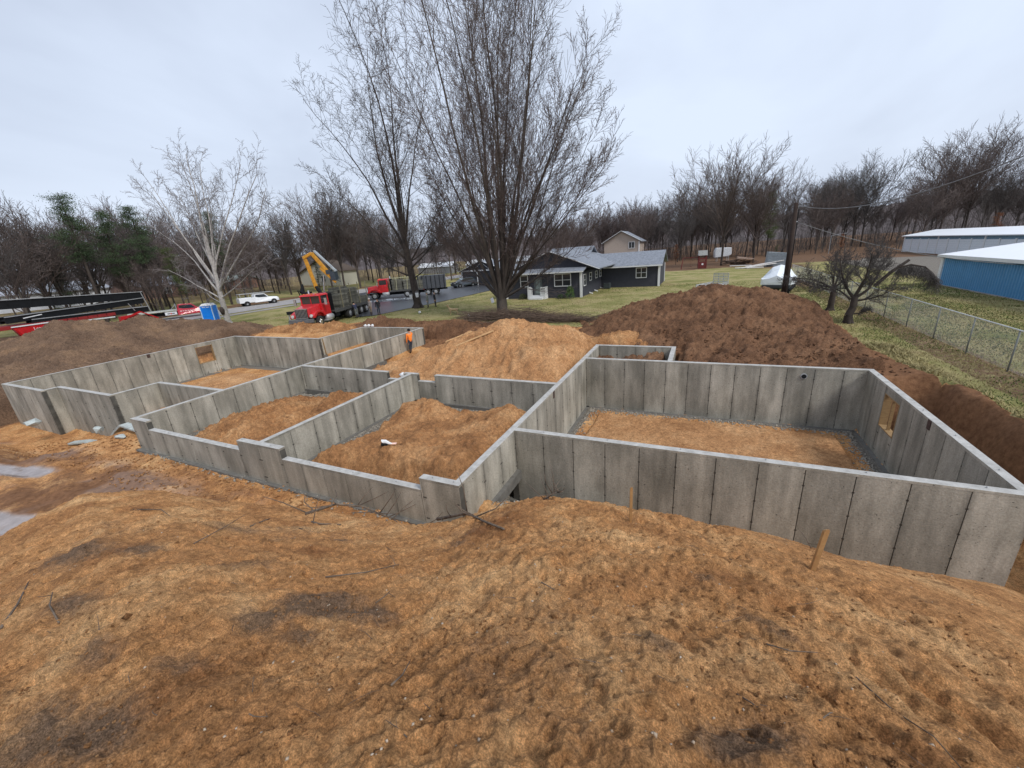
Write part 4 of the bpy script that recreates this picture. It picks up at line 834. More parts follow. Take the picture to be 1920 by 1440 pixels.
for a_, c_ in (((-22.2, 46.1, 3.02), (-16.35, 46.1, 5.24)), ((-10.5, 46.1, 3.02), (-16.35, 46.1, 5.24))): tr = MB(); tr.bar(a_, c_, .06, .2, (0, 1, 0)); tr.build('rake_board', M_WHITE, H)
for q in ((-22.2, -12.0, 44.72, 44.8, 2.82, 2.96), (-12.0, -4.6, 54.82, 54.9, 2.56, 2.72)): tr = MB(); tr.box(*q); tr.build('fascia', M_WHITE, H)
for q in ((-12.55, -12.3, 45.3, 45.5, 0, 2.8), (-21.9, -21.65, 45.28, 45.45, 0, 2.8), (-5.15, -4.9, 55.45, 55.65, 0, 2.55), (-5.1, -4.92, 62.8, 63.1, 0, 2.6)): tr = MB(); tr.box(*q); tr.build('corner_board', M_WHITE, H)
win(H, -15.5, -13.65, 1.38, 2.65, 45.36, mull=2); win(H, -19.8, -18.95, 1.45, 2.65, 45.36, mull=1); win(H, -7.8, -6.6, 1.2, 2.35, 55.56, mull=2)
for y0, z0 in ((46.3, 1.25), (49.0, 1.6), (52.0, 1.65), (54.3, 1.65)): win(H, y0, y0 + .95, z0, 2.4, -12.36, 'x', 1, mull=1)
d = MB(); d.box(-18.1, -17.1, 45.3, 45.36, .35, 2.45); d.build('door', mat('storm_door', (.10, .12, .12), .3), H)
d = MB(); d.box(-17.85, -17.35, 45.285, 45.3, .6, 2.2); d.build('door_pane', mat('door_glass', (.2, .24, .23), .15), H)
p = MB(); p.box(-18.6, -16.4, 44.3, 45.3, 0, .38); p.box(-18.3, -16.7, 44.0, 44.3, 0, .2); p.build('porch_step', M_WHITE, H)
for s, xa, xb in ((0, -18.6, -18.05), (1, -17.0, -16.4)):
    p = MB(); p.box(xa, xb, 44.32, 44.40, 1.3, 1.38); p.box(xa, xb, 44.32, 44.40, .5, .57)
    for xx in np.arange(xa, xb + .01, .11): p.box(xx, xx + .055, 44.33, 44.39, .38, 1.32)
    xx = xa if s == 0 else xb - .07
    for yy in np.arange(44.45, 45.3, .13): p.box(xx, xx + .05, yy, yy + .06, .38, 1.32)
    p.box(xx - .01, xx + .06, 44.4, 45.3, 1.3, 1.38); p.build('porch_railing', M_WHITE, H)
for y0 in (48.6, 51.2, 54.4):
    p = MB(); p.bar((-12.3, y0, .22), (-11.9, y0 + .2, .04), .14, .1); p.build('downspout', M_WHITE, H)
c = empty('air_conditioner', (-11.3, 54.2, 0), 0, 'dark air conditioning unit in the inner corner of the charcoal house', 'air conditioner'); b = MB(); b.box(-.4, .4, -.4, .4, .05, .75); b.build('casing', mat('hvac_dark', (.04, .05, .055), .6), c, bevel=.03)
b = MB(); b.disc((0, 0, .77), (0, 0, 1), .3, .04, 14); b.build('fan_grille', M_BLACK, c)
def bush(name, loc, r, h, m, label, n=700, seed=1, cat='shrub'):
    rr_ = np.random.RandomState(seed); u = rr_.rand(n); a = rr_.rand(n) * 6.28; z = u ** .8 * h; rad = r * np.sqrt(np.clip(1 - (z / h) ** 1.5, 0.03, 1)) * (.55 + .5 * rr_.rand(n))
    p = np.stack([np.cos(a) * rad, np.sin(a) * rad, z], 1); d = rr_.randn(n, 3); d /= np.linalg.norm(d, axis=1, keepdims=True); e = np.cross(d, rr_.randn(n, 3)); e /= np.linalg.norm(e, axis=1, keepdims=True); s = r * .22
    V = np.stack([p, p + d * s, p + d * s * .5 + e * s * .5], 1).reshape(-1, 3); t = empty(name, loc, 0, label, cat); mesh_np('foliage', V, np.arange(len(V)).reshape(-1, 3), m, t); b = MB(); b.tube([(0, 0, -.05), (0, 0, h * .7)], [.05, .02], 5); b.build('stem', M_BARKD, t); return t
bush('conifer_shrub', (-13.5, 44.6, 0), .6, 1.35, mat('bright_conifer', (.07, .13, .03), .9, scale=3), 'cone-shaped green shrub below the double window of the charcoal house', seed=3)
bush('low_shrub', (-14.6, 44.5, 0), .45, .5, M_NEEDLE, 'low dark rounded shrub beside the cone-shaped shrub', 400, 4); bush('low_shrub', (-19.4, 44.7, 0), .6, .6, mat('olive_leaf', (.06, .07, .03), .9), 'low olive shrub left of the white porch step', 400, 5)
# detached garage
G = empty('garage', (0, 0, 0), 0, 'small charcoal garage with white gable trim at the end of the driveway', 'garage')
b = MB(); b.box(-42, -33.2, 68.2, 76, -.1, 2.75); b.prism([(-42, 2.75), (-33.2, 2.75), (-37.6, 4.35)], 68.21, 76); b.build('wall', M_SIDING, G)
b = MB(); gable_y(b, -42, -33.2, 68.2, 76, 2.75, 4.4, .4); b.build('roof', M_SHING, G)
b = MB(); b.bar((-42.5, 67.75, 2.66), (-37.6, 67.75, 4.5), .06, .24, (0, 1, 0)); b.bar((-32.7, 67.75, 2.66), (-37.6, 67.75, 4.5), .06, .24, (0, 1, 0)); b.box(-42.2, -33, 68.05, 68.18, 2.62, 2.85); b.box(-42.15, -41.95, 68.1, 68.3, 0, 2.7); b.box(-38.75, -38.6, 68.1, 68.19, 0, 2.7); b.box(-33.4, -33.1, 68.1, 68.3, 0, 2.7)
b.bar((-39.2, 68.1, 2.9), (-37.6, 68.1, 4.2), .05, .12, (0, 1, 0)); b.bar((-36, 68.1, 2.9), (-37.6, 68.1, 4.2), .05, .12, (0, 1, 0)); b.build('trim', M_WHITE, G)
for x0 in (-41.8, -38.4):
    t = MB()
    for k in range(4): t.box(x0, x0 + 2.9, 68.13, 68.19, .02 + k * .62, .60 + k * .62)
    t.build('garage_door', mat('dark_door', (.03, .03, .036), .5), G)
# two-storey tan house behind
t2 = empty('two_storey_house', (0, 0, 0), 0, 'beige two-storey house with a gable rising behind the charcoal house', 'house'); bt = mat('beige_siding', (.42, .35, .30), .8, var=.08)
b = MB(); b.box(-23.8, -15, 110.2, 120, 0, 6.15); b.prism([(-23.8, 6.15), (-15, 6.15), (-19.4, 8.55)], 110.21, 120); b.build('wall', bt, t2)
b = MB(); gable_y(b, -23.8, -15, 110.2, 120, 6.15, 8.6, .5, .2); b.build('roof', M_SHING, t2)
b = MB(); b.bar((-24.4, 109.6, 6.05), (-19.4, 109.6, 8.8), .08, .25, (0, 1, 0)); b.bar((-14.4, 109.6, 6.05), (-19.4, 109.6, 8.8), .08, .25, (0, 1, 0)); b.box(-15.15, -14.9, 110.05, 110.3, 3, 6.1); b.build('trim', M_WHITE, t2)
win(t2, -17.5, -16.2, 4.5, 5.9, 110.15, mull=2, t=.12, rows=1)
b = MB(); b.box(-14.6, -9.8, 113, 116, 2.6, 2.8); b.box(-14.6, -9.8, 113, 113.1, 3.7, 3.8)
for x in np.arange(-14.6, -9.7, .8): b.box(x, x + .09, 113, 113.09, 0, 3.8)
b.build('deck', mat('weathered_deck', (.12, .10, .09), .9), t2)
# storage buildings
S1 = empty('storage_building', (0, 0, 0), 0, 'blue ribbed-metal storage building with a white roof, nearest the chain-link fence', 'storage building')
b = MB(); b.box(19.06, 31, 14, 48.9, -.1, 2.45); b.build('wall', M_BLUEM, S1)
b = MB()
for y in np.arange(14.1, 48.5, .30): b.hexa([(19.0, y, .08), (19.06, y - .05, .08), (19.06, y + .15, .08), (19.0, y + .10, .08), (19.0, y, 2.42), (19.06, y - .05, 2.42), (19.06, y + .15, 2.42), (19.0, y + .10, 2.42)])
b.build('siding_ribs', M_BLUEM, S1)
b = MB(); gable_y(b, 19, 31, 14, 48.9, 2.5, 3.25, .22, .1); b.build('roof', mat('white_metal_roof', (.80, .82, .84), .4, var=.03), S1)
b = MB(); b.box(18.95, 19.15, 48.55, 48.96, 0, 2.5); b.build('corner_board', M_WHITE, S1); b = MB(); b.box(18.70, 18.78, 13.8, 49.1, 2.34, 2.58); b.build('fascia', M_WHITE, S1); b = MB(); b.box(18.97, 19.06, 14, 48.9, -.1, .07); b.build('foundation_strip', M_ROAD, S1)
S2 = empty('storage_building', (0, 0, 0), 0, 'long storage building with a row of white roll-up doors, farther back behind the blue one', 'storage building'); M_ROOFW = MATS['white_metal_roof']
b = MB(); b.box(36.6, 46, 34, 111, -.1, 2.95); b.build('wall', mat('teal_fascia', (.16, .28, .38), .5), S2)
b = MB(); gable_y(b, 36.5, 46, 34, 111, 2.98, 3.75, .3, .12); b.build('roof', M_ROOFW, S2)
md = mat('pale_door', (.74, .78, .82), .6, var=.06); y = 110.4; i = 0; dm = None
while y > 37:
    if dm is None:
        b = MB()
        for k in range(7): b.box(-.05, 0, 0, 3.02, .02 + k * .345, .35 + k * .345)
        dm = b.build('roll_up_door', md, S2); o = dm
    else: o = dm.copy(); C.collection.objects.link(o); o.parent = S2
    o.location = (36.6, y - 3.05, 0)
    b = MB(); b.box(36.48, 36.6, y, y + .32, 0, 2.55 if i % 4 else 2.95); b.build('door_jamb', M_WHITE, S2); y -= 3.37; i += 1
# far houses on the left
def far_house(name, label, x0, x1, y0, y1, ze, zr, wall, roof, axis='x', wins=(), z0=0):
    t = empty(name, (0, 0, 0), 0, label, 'house'); b = MB(); b.box(x0, x1, y0, y1, z0 - 1, ze)
    b.prismx([(y0, ze), (y1, ze), ((y0 + y1) / 2, zr)], x0 + .01, x1 - .01) if axis == 'x' else b.prism([(x0, ze), (x1, ze), ((x0 + x1) / 2, zr)], y0 + .01, y1 - .01); b.build('wall', wall, t)
    b = MB(); (gable_x if axis == 'x' else gable_y)(b, x0, x1, y0, y1, ze, zr, .5, .18); b.build('roof', roof, t)
    for (f, a0, a1, b0, b1) in wins: win(t, a0, a1, b0, b1, {'y': y0 - .02, 'x': x1 + .02}[f], f, -1 if f == 'y' else 1, mull=2, t=.12)
    return t
cream = mat('cream_siding', (.62, .60, .50), .8, var=.05); whs = mat('white_siding', (.6, .62, .66), .8, var=.06); tan_ = mat('tan_siding', (.30, .19, .15), .9)
far_house('cream_house', 'cream house with a low gable directly behind the yellow crane', -107, -91, 84, 90, 4.2, 7.2, cream, mat('brown_roof', (.12, .09, .07), .9), 'y', [('y', -98.5, -97, 1.6, 3)], 0)
far_house('white_ranch_house', 'long white ranch house seen between trunks above the black conveyor', -134, -122, 28, 46, 4.6, 6.3, whs, mat('pale_grey_roof', (.30, .32, .36), .9), 'y', [('x', 31, 32.8, 2.4, 3.8), ('x', 36, 38, 2.4, 3.8), ('x', 41, 42.5, 2.4, 3.8)], 1.2)
far_house('tan_house', 'tan house with a white raked gable edge right of the white ranch house', -132, -118, 50, 62, 4.2, 6.6, tan_, mat('grey_roof2', (.26, .28, .33), .9), 'y', [('x', 54, 56, 2.2, 3.6)], 1)
far_house('green_roofed_cottage', 'small brick cottage with a pale green roof behind the red flatbed tow truck', -128, -120, 72, 80, 3.6, 5.0, mat('brick_pale', (.34, .2, .15), .9), mat('sage_roof', (.30, .36, .33), .8), 'x', [('y', -126, -124, 1.8, 3)], 1)
for i, (x0, L, y, lb) in enumerate([(-98, 14, 128, 'long low white shed roof behind the second red truck'), (-78, 9, 130, 'short white roofed building just left of the tall bare trunk'), (-62, 7, 138, 'white roofed building right behind the tall bare trunk')]):
    t = empty('white_shed', (x0, y, 0), .1, lb, 'shed'); b = MB(); b.box(0, L, 0, 6, 0, 2.6); b.build('wall', mat('shed_wall', (.35, .36, .38), .8), t); b = MB(); gable_x(b, 0, L, 0, 6, 2.6, 4.0, .3, .12); b.build('roof', M_ROOFW, t)

# ------------------------------------------------------------------ chain-link fence, pole, wires
FX = 10.25; F_ = empty('chain_link_fence', (FX, 20, 0), 0, 'galvanised chain-link fence running between the lawn and the storage yard', 'fence'); fh = 1.5; FY = [8.3, 11.2, 14.1, 17.0, 19.9, 22.6, 25.4, 28.4, 31.6, 35.0, 38.4, 41.8, 45.2, 48.6, 52.0, 55.4, 58.8, 62.2]
b = MB(); b.tube([(0, 0, -.1), (0, 0, fh)], .026, 8); p0 = b.build('post', mat('dull_post', (.20, .21, .20), .6, .2), F_, True); p0.location = (0, FY[0] - 20, 0)
for y in FY[1:]: q = p0.copy(); C.collection.objects.link(q); q.parent = F_; q.location = (0, y - 20, 0)
b = MB(); b.tube([(0, FY[0] - 20, fh), (0, FY[-1] - 20, fh)], .024, 8); b.build('top_rail', mat('bright_galvanised', (.55, .57, .56), .5, .1), F_, True)
S = []; sp = .075; y = FY[0] - 20 - fh
while y < FY[-1] - 20:
    for sgn in (1, -1):
        ya, yb_ = (y, y + fh - .05) if sgn == 1 else (y + fh - .05, y); S.append((.026, ya, .03, .026, yb_, fh - .02, .0024, .0024, 0))
    y += sp
S = [s for s in S if min(s[1], s[4]) > FY[0] - 20 - .01 and max(s[1], s[4]) < FY[-1] - 20 + .01]
tag(segs_mesh('chain_mesh', S, M_STEEL, F_, 3), kind='stuff')
PO = empty('utility_pole', (5.85, 37.4, 0), 0, 'dark brown wooden utility pole behind the big topsoil pile', 'utility pole'); b = MB(); b.tube([(0, 0, -.2), (.0, 0, 7.35)], [.21, .14], 12); b.build('pole', mat('creosote_wood', (.030, .017, .012), .9, scale=3), PO, True)
b = MB(); b.disc((.16, 0, 7.1), (1, 0, 0), .05, .12, 8); b.build('insulator', M_STEEL, PO); b = MB(); b.disc((.17, 0, 6.05), (1, 0, 0), .05, .12, 8); b.build('insulator', M_STEEL, PO); b = MB(); b.bar((.2, -.02, 6.9), (.19, -.02, 0), .05, .03); b.build('ground_wire_guard', M_BLACK, PO)
def wire(name, p, q, sag, r, label):
    p = Vector(p); q = Vector(q); pts = [p.lerp(q, t) - Vector((0, 0, sag * 4 * t * (1 - t))) for t in np.linspace(0, 1, 26)]; b = MB(); b.tube(pts, r, 5); return tag(b.build(name, mat('grey_cable', (.16, .16, .16), .6), None, True), label, 'cable')
wire('overhead_wire', (6.0, 37.35, 7.15), (12.5, 5, 12.6), 2.8, .024, 'upper grey wire sagging from the pole top to the right edge')
wire('service_wire', (6.0, 37.4, 6.05), (18.95, 38.5, 2.25), .55, .022, 'lower grey service wire from the pole to the blue storage building')
SLP = empty('street_light', (26, 118, 0), 0, 'pole lamp with a short arm far behind the lower wire', 'street light'); b = MB(); b.tube([(0, 0, 0), (0, 0, 4.0)], .05, 6); b.bar((0, 0, 4.0), (2.4, 0, 4.3), .07); b.build('pole', M_STEEL, SLP); b = MB(); b.box(2.2, 2.8, -.12, .12, 4.25, 4.36); b.build('lamp_head', M_STEEL, SLP)
# grass blades on the near lawn strip, leaf litter along the fence
r = np.random.RandomState(9)
def blades(name, label, n, x0, x1, y0, y1, hgt, m, seed, cond=None, lean=.5):
    r = np.random.RandomState(seed); x = r.uniform(x0, x1, n); y = y0 + (y1 - y0) * r.rand(n) ** 1.4; g = ground_all(x, y); ok = ~g[1]
    if cond is not None: ok &= cond(x, y)
    x, y, z = x[ok], y[ok], g[0][ok]; n = len(x); a = r.rand(n) * 6.28; h = hgt * (.4 + r.rand(n)); w = .012 + .0006 * y; dx = r.randn(n) * lean * h; dy = r.randn(n) * lean * h
    V = np.stack([np.stack([x - np.cos(a) * w, y - np.sin(a) * w, z - .01], 1), np.stack([x + np.cos(a) * w, y + np.sin(a) * w, z - .01], 1), np.stack([x + dx, y + dy, z + h], 1)], 1).reshape(-1, 3)
    return tag(mesh_np(name, V, np.arange(len(V)).reshape(-1, 3), m), label, None, None, 'stuff')
GR = [mat('green_grass', (.085, .12, .025), .9, var=.35, scale=.7), mat('straw_grass', (.30, .25, .115), .9, var=.3, scale=.7)]
blades('grass', 'short green lawn grass beside the dug bank', 42000, 7, 19, 9, 50, .06, GR[0], 21, lambda x, y: fbm(x, y, 2.5, 3, 55) > -.12)
blades('grass', 'dry straw-coloured lawn grass beside the dug bank', 60000, 7, 19, 9, 50, .06, GR[1], 22, lambda x, y: fbm(x, y, 2.0, 3, 56) > -.2)
blades('grass', 'lawn grass round the big bare tree and the charcoal house', 42000, -50, 7, 24, 58, .055, GR[1], 23)
blades('grass', 'greener lawn grass round the big bare tree', 26000, -50, 7, 24, 58, .055, GR[0], 24, lambda x, y: fbm(x, y, 3, 3, 57) > -.05)
blades('leaf_litter', 'brown fallen leaves along the foot of the chain-link fence', 9000, 9.0, 10.9, 12, 60, .03, mat('fallen_leaf', (.16, .085, .06), .9, scale=2, col2=(.33, .21, .17)), 25, lean=1.2)
bpy.data.objects['leaf_litter'].data.name = 'leaf_litter'
blades('dry_root_grass', 'dry tangled roots and straw hanging along the top of the dug bank', 6000, 7.1, 8.3, 9, 24, .14, GR[1], 26, lean=1.0)

# ------------------------------------------------------------------ vehicles (local: +x forward, +y left, z up)
M_CAST = mat('aluminium_forms', (.07, .068, .055), .75, scale=3, col2=(.19, .185, .15), rnd=.35); M_DECK = mat('truck_deck', (.07, .07, .068), .8)
M_LAMP = mat('headlamp_glass', (.7, .7, .68), .1, .2); M_AMBER = mat('amber_lens', (.7, .25, .03), .3)
def wheel(parent, x, y, r, w, rim=M_WHITE, side=1, dual=False, name='wheel'):
    e = MB(); ww = w * (2.1 if dual else 1)
    prof = [(-ww / 2, r * .55), (-ww / 2, r * .9), (-ww / 2 + .04, r), (ww / 2 - .04, r), (ww / 2, r * .9), (ww / 2, r * .55)]; k = 22; v = []
    for (yy, rr_) in prof:
        for j in range(k): a = 6.283 * j / k; v.append((rr_ * math.cos(a), yy, rr_ * math.sin(a)))
    f = [(i * k + j, i * k + (j + 1) % k, (i + 1) * k + (j + 1) % k, (i + 1) * k + j) for i in range(len(prof) - 1) for j in range(k)]; e.add(v, f)
    t = e.build(name, M_RUBBER, parent, True); t.location = (x, y, r)
    q = MB(); s = side; q.disc((0, s * (ww / 2 - .06), 0), (0, 1, 0), r * .57, .08, 18); q.disc((0, s * (ww / 2 - .02), 0), (0, 1, 0), r * .24, .12, 12)
    for j in range(8): a = j * .785; q.disc((math.cos(a) * r * .36, s * (ww / 2 - .015), math.sin(a) * r * .36), (0, 1, 0), .03, .04, 6)
    q.build('rim', rim, t); return t
def add(parent, name, mb, m, **k): return mb.build(name, m, parent, **k)
def big_truck(loc, rz, label, length, axles, crane=False):
    t = empty('flatbed_truck', loc, rz, label, 'truck')
    # frame
    b = MB(); b.box(-length, .9, -.45, .45, .62, .88); b.box(-length, -1.9, -.4, .4, .5, .66); add(t, 'chassis', b, M_BLACK)
    # hood: tapered, with raised centre
    b = MB(); b.hexa([(-.75, -1.0, 1.05), (1.0, -.78, 1.05), (1.0, .78, 1.05), (-.75, 1.0, 1.05), (-.75, -.86, 2.12), (.98, -.62, 1.88), (.98, .62, 1.88), (-.75, .86, 2.12)]); add(t, 'hood', b, M_RED, bevel=.09)
    for s in (-1, 1):
        pr = [(-.95, 1.02), (-.70, 1.02), (-.52, 1.26), (-.2, 1.38), (.25, 1.38), (.55, 1.22), (.72, 1.0), (1.0, 1.0), (1.0, 1.22), (.75, 1.42), (.35, 1.56), (-.35, 1.56), (-.75, 1.42), (-.95, 1.25)]
        b = MB(); b.prism(pr[::-1], s * .74 if s > 0 else -1.2, 1.2 if s > 0 else -.74); add(t, 'fender', b, M_RED, bevel=.03)
        b = MB(); b.disc((1.03, s * .93, 1.2), (1, 0, 0), .13, .1, 14); h = add(t, 'headlight', b, M_LAMP); b = MB(); b.disc((1.0, s * .93, 1.2), (1, 0, 0), .17, .06, 14); add(h, 'bezel', b, M_CHROME)
        b = MB(); b.bar((-.9, s * 1.05, 2.6), (-.7, s * 1.55, 2.6), .03); b.bar((-.9, s * 1.05, 2.1), (-.7, s * 1.55, 2.1), .03); b.box(-.78, -.68, min(s * 1.45, s * 1.68), max(s * 1.45, s * 1.68), 2.0, 2.62); add(t, 'mirror', b, M_CHROME)
    b = MB(); b.box(.97, 1.03, -.60, .60, 1.02, 1.86); g = add(t, 'grille', b, M_BLACK)
    b = MB()
    for k in range(9): y = -.54 + k * .135; b.box(1.03, 1.06, y - .02, y + .02, 1.04, 1.84)
    b.box(1.03, 1.07, -.64, .64, 1.82, 1.89); b.box(1.03, 1.07, -.64, .64, 1.0, 1.05); add(g, 'grille_bars', b, M_CHROME)
    b = MB(); b.box(1.12, 1.34, -1.22, 1.22, .62, .96); add(t, 'bumper', b, mat('bumper_grey', (.16, .165, .17), .4, .4), bevel=.03)
    # cab with real window openings: lower body + pillars + roof
    b = MB(); b.box(-2.15, -.75, -1.08, 1.08, .95, 2.12)
    for x0, x1, y0, y1 in [(-2.15, -2.0, -1.05, -.9), (-2.15, -2.0, .9, 1.05), (-.92, -.78, -1.02, -.9), (-.92, -.78, .9, 1.02)]: b.box(x0, x1, y0, y1, 2.1, 2.85)
    b.box(-2.15, -2.09, -.9, .9, 2.1, 2.85); b.box(-.88, -.80, -.035, .035, 2.12, 2.85); add(t, 'cab', b, M_RED, bevel=.03)
    b = MB(); b.hexa([(-2.22, -1.1, 2.84), (-.62, -1.05, 2.84), (-.62, 1.05, 2.84), (-2.22, 1.1, 2.84), (-2.15, -.95, 3.02), (-.85, -.9, 3.0), (-.85, .9, 3.0), (-2.15, .95, 3.02)]); add(t, 'cab_roof', b, M_RED, bevel=.04)
    for k in (-.6, -.2, .2, .6): b = MB(); b.box(-.95, -.82, k - .05, k + .05, 3.0, 3.06); add(t, 'marker_lamp', b, M_AMBER)
    b = MB(); b.box(-.86, -.84, -.9, .9, 2.13, 2.84); add(t, 'windscreen', b, M_GLASS)
    for s in (-1, 1):
        b = MB(); b.box(-2.0, -.92, min(s * .985, s * 1.0), max(s * .985, s * 1.0), 2.13, 2.84); add(t, 'side_window', b, M_GLASS)
        b = MB(); b.box(-2.0, -.95, min(s * 1.08, s * 1.10), max(s * 1.08, s * 1.10), 1.1, 2.1); d = add(t, 'door', b, M_RED, bevel=.01); b = MB(); b.box(-1.95, -1.8, min(s * 1.1, s * 1.13), max(s * 1.1, s * 1.13), 1.9, 1.95); add(d, 'handle', b, M_CHROME)
        b = MB(); b.tube([(-2.35, s * 1.0, .75), (-2.35, s * 1.0, 3.3)], .07, 9) if s < 0 else b.disc((-1.75, s * .95, .72), (1, 0, 0), .32, 1.0, 16); add(t, 'exhaust_stack' if s < 0 else 'fuel_tank', b, M_CHROME if s < 0 else M_STEEL, smooth=True)
        b = MB(); b.box(-1.9, -1.0, min(s * .8, s * 1.2), max(s * .8, s * 1.2), .45, .52); add(t, 'step', b, M_STEEL)
    wheel(t, 0, 1.03, .53, .3, M_CHROME, 1); wheel(t, 0, -1.03, .53, .3, M_CHROME, -1)
    for x in axles:
        for s in (-1, 1): wheel(t, x, s * .93, .52, .27, M_STEEL, s, dual=True)
    b = MB(); b.box(-length, -2.55, -1.24, 1.24, 1.1, 1.24); b.box(-length, -2.55, 1.24, 1.27, .98, 1.26); b.box(-length, -2.55, -1.27, -1.24, .98, 1.26)
    for x in np.arange(-length + .3, -2.6, .7): b.box(x, x + .09, -1.22, 1.22, .9, 1.1)
    add(t, 'deck', b, M_DECK)
    b = MB(); b.box(-2.62, -2.55, -1.2, 1.2, 1.24, 2.9); 
    for y in (-.8, -.3, .3, .8): b.box(-2.66, -2.5, y - .03, y + .03, 1.24, 2.95)
    add(t, 'headboard', b, M_BLACK)
    b = MB()
    for x in np.arange(-length + .5, -3.2, 1.9):
        for s in (-1, 1): b.bar((x, s * 1.2, 1.24), (x, s * 1.2, 3.6 if crane else 3.0), .07)
    add(t, 'stake_posts', b, mat('weathered_stake', (.22, .20, .13), .8))
    for s in (-.9, .9): b = MB(); b.box(-length - .03, -length + .02, s - .12, s + .12, .9, 1.02); add(t, 'tail_light', b, mat('tail_red', (.4, .02, .02), .3))
    if crane:
        b = MB(); b.tube([(-3.15, 0, .9), (-3.15, 0, 2.6)], [.34, .26], 12); b.box(-3.5, -2.8, -1.2, 1.2, .6, 1.05); b.tube([(-3.15, 0, 2.5), (-3.2, -.6, 3.6)], [.2, .17], 8); add(t, 'crane_column', b, M_BLACK)
        k1 = (-3.2, -.55, 3.3); ap = (-3.25, -1.2, 6.55); ap2 = (-3.25, -.35, 6.75); tp_ = (-3.1, 1.65, 3.85)
        b = MB(); b.bar(k1, ap, .24, .32); b.bar((-3.45, -.75, 3.5), (-3.45, -.95, 5.6), .12); b.bar((-3.2, -1.3, 6.35), ap2, .26, .28); add(t, 'inner_boom', b, M_YEL, bevel=.04)
        b = MB(); b.bar(ap2, (-3.2, 1.15, 4.6), .22, .34); b.bar((-3.2, .25, 5.3), tp_, .18, .2); add(t, 'outer_boom', b, M_YEL, bevel=.03)
        b = MB(); b.bar((-3.45, -.15, 6.95), (-3.4, 1.75, 4.9), .16, .2); b.bar((-3.15, .0, 7.0), (-3.1, 1.9, 4.95), .09, .09); add(t, 'telescopic_boom', b, mat('boom_grey', (.45, .5, .52), .35, .2))
        b = MB(); b.box(-3.6, -2.95, 1.25, 1.75, 4.1, 4.9); b.box(-3.5, -3.0, .85, 1.3, 4.7, 5.1); b.tube([(-3.2, 1.5, 4.2), (-3.2, 2.1, 3.9), (-3.2, 2.0, 4.4)], .05, 6); add(t, 'boom_head', b, mat('dark_hydraulics', (.04, .055, .07), .5), bevel=.03)
        b = MB(); b.tube([(-3.4, -.6, 2.2), (-3.5, -1.15, 2.6), (-3.55, -1.9, 2.7), (-3.4, -2.35, 3.1), (-3.5, -2.2, 3.9)], [.16, .22, .3, .28, .08], 8); b.box(-3.9, -3.1, -2.3, -1.6, 2.3, 3.1); b.tube([(-3.3, -1.8, 3.0), (-3.1, -2.6, 3.3), (-3.3, -2.4, 2.2)], .08, 6); add(t, 'control_bank', b, M_BLACK, bevel=.03)
        b = MB(); b.tube([(-3.15, 0.05, 2.3), (-3.2, .45, 4.6)], .07, 8); add(t, 'lift_cylinder', b, M_CHROME)
        b = MB(); b.box(-3.3, -2.95, -4.3, -1.2, .98, 1.28); add(t, 'outrigger_beam', b, M_BLACK); b = MB(); b.tube([(-3.12, -4.2, 1.25), (-3.12, -4.2, .05)], .06, 8); b.disc((-3.12, -4.2, .04), (0, 0, 1), .22, .07, 12); add(t, 'outrigger_leg', b, M_STEEL)
    return t
tk1 = big_truck((-33.5, 26.2, 0), R_(-71.4), 'red crane truck with a yellow folding boom, nose towards the foundation', 10.6, [-5.6, -6.9, -8.2, -9.5], True)
tk2 = big_truck((-46.6, 49.3, 0), R_(-148), 'second red flatbed truck side-on in the driveway behind the tall bare tree', 7.6, [-5.0, -6.3])
b = MB(); b.bar((-7.3, 1.22, 3.05), (-2.7, 1.22, 3.05), .09); b.bar((-3.6, 1.26, 3.0), (-3.5, 1.26, 1.2), .08); b.bar((-5.3, 1.26, 3.0), (-5.1, 1.26, 1.2), .08); b.build('pale_rail', mat('pale_timber', (.42, .40, .26), .8), tk2)
def formstack(tr, x0, x1, y0, y1, z0, n, label, seed):
    c, s = math.cos(tr.rotation_euler.z), math.sin(tr.rotation_euler.z); lx, ly = (x0 + x1) / 2, (y0 + y1) / 2
    e = empty('form_stack', (tr.location.x + lx * c - ly * s, tr.location.y + lx * s + ly * c, z0), tr.rotation_euler.z, label, 'concrete forms', 'stacks of concrete forms on the trucks'); rg = random.Random(seed); z = 0; p0 = None
    for i in range(n):
        if p0 is None:
            b = MB(); L = (x1 - x0) / 2; w = (y1 - y0) / 2; b.box(-L, L, -w, w, 0, .03); b.box(-L, L, -w, -w + .04, .03, .12); b.box(-L, L, w - .04, w, .03, .12)
            for k in range(6): xx = -L + (2 * L - .05) * k / 5; b.box(xx, xx + .05, -w + .04, w - .04, .03, .12)
            p0 = q = b.build('form_panel', M_CAST, e)
        else: q = p0.copy(); C.collection.objects.link(q); q.parent = e
        q.location = (rg.uniform(-.05, .05), rg.uniform(-.03, .03), z); z += .14
    return e
formstack(tk1, -5.9, -3.9, -1.1, -.05, 1.25, 12, 'stack of weathered forms behind the crane column, right-hand side of the deck', 1); formstack(tk1, -5.9, -3.9, .05, 1.1, 1.25, 10, 'stack of weathered forms just behind the crane cab, nearest the dug court', 2)
formstack(tk1, -8.2, -6.1, -1.1, -.05, 1.25, 14, 'tall stack of forms in the middle of the crane truck deck, far side', 3); formstack(tk1, -8.2, -6.1, .05, 1.1, 1.25, 13, 'tall stack of forms in the middle of the crane truck deck, near side', 4); formstack(tk1, -10.4, -8.4, -1.0, 1.0, 1.25, 5, 'low wide stack of forms at the tail of the crane truck', 5)
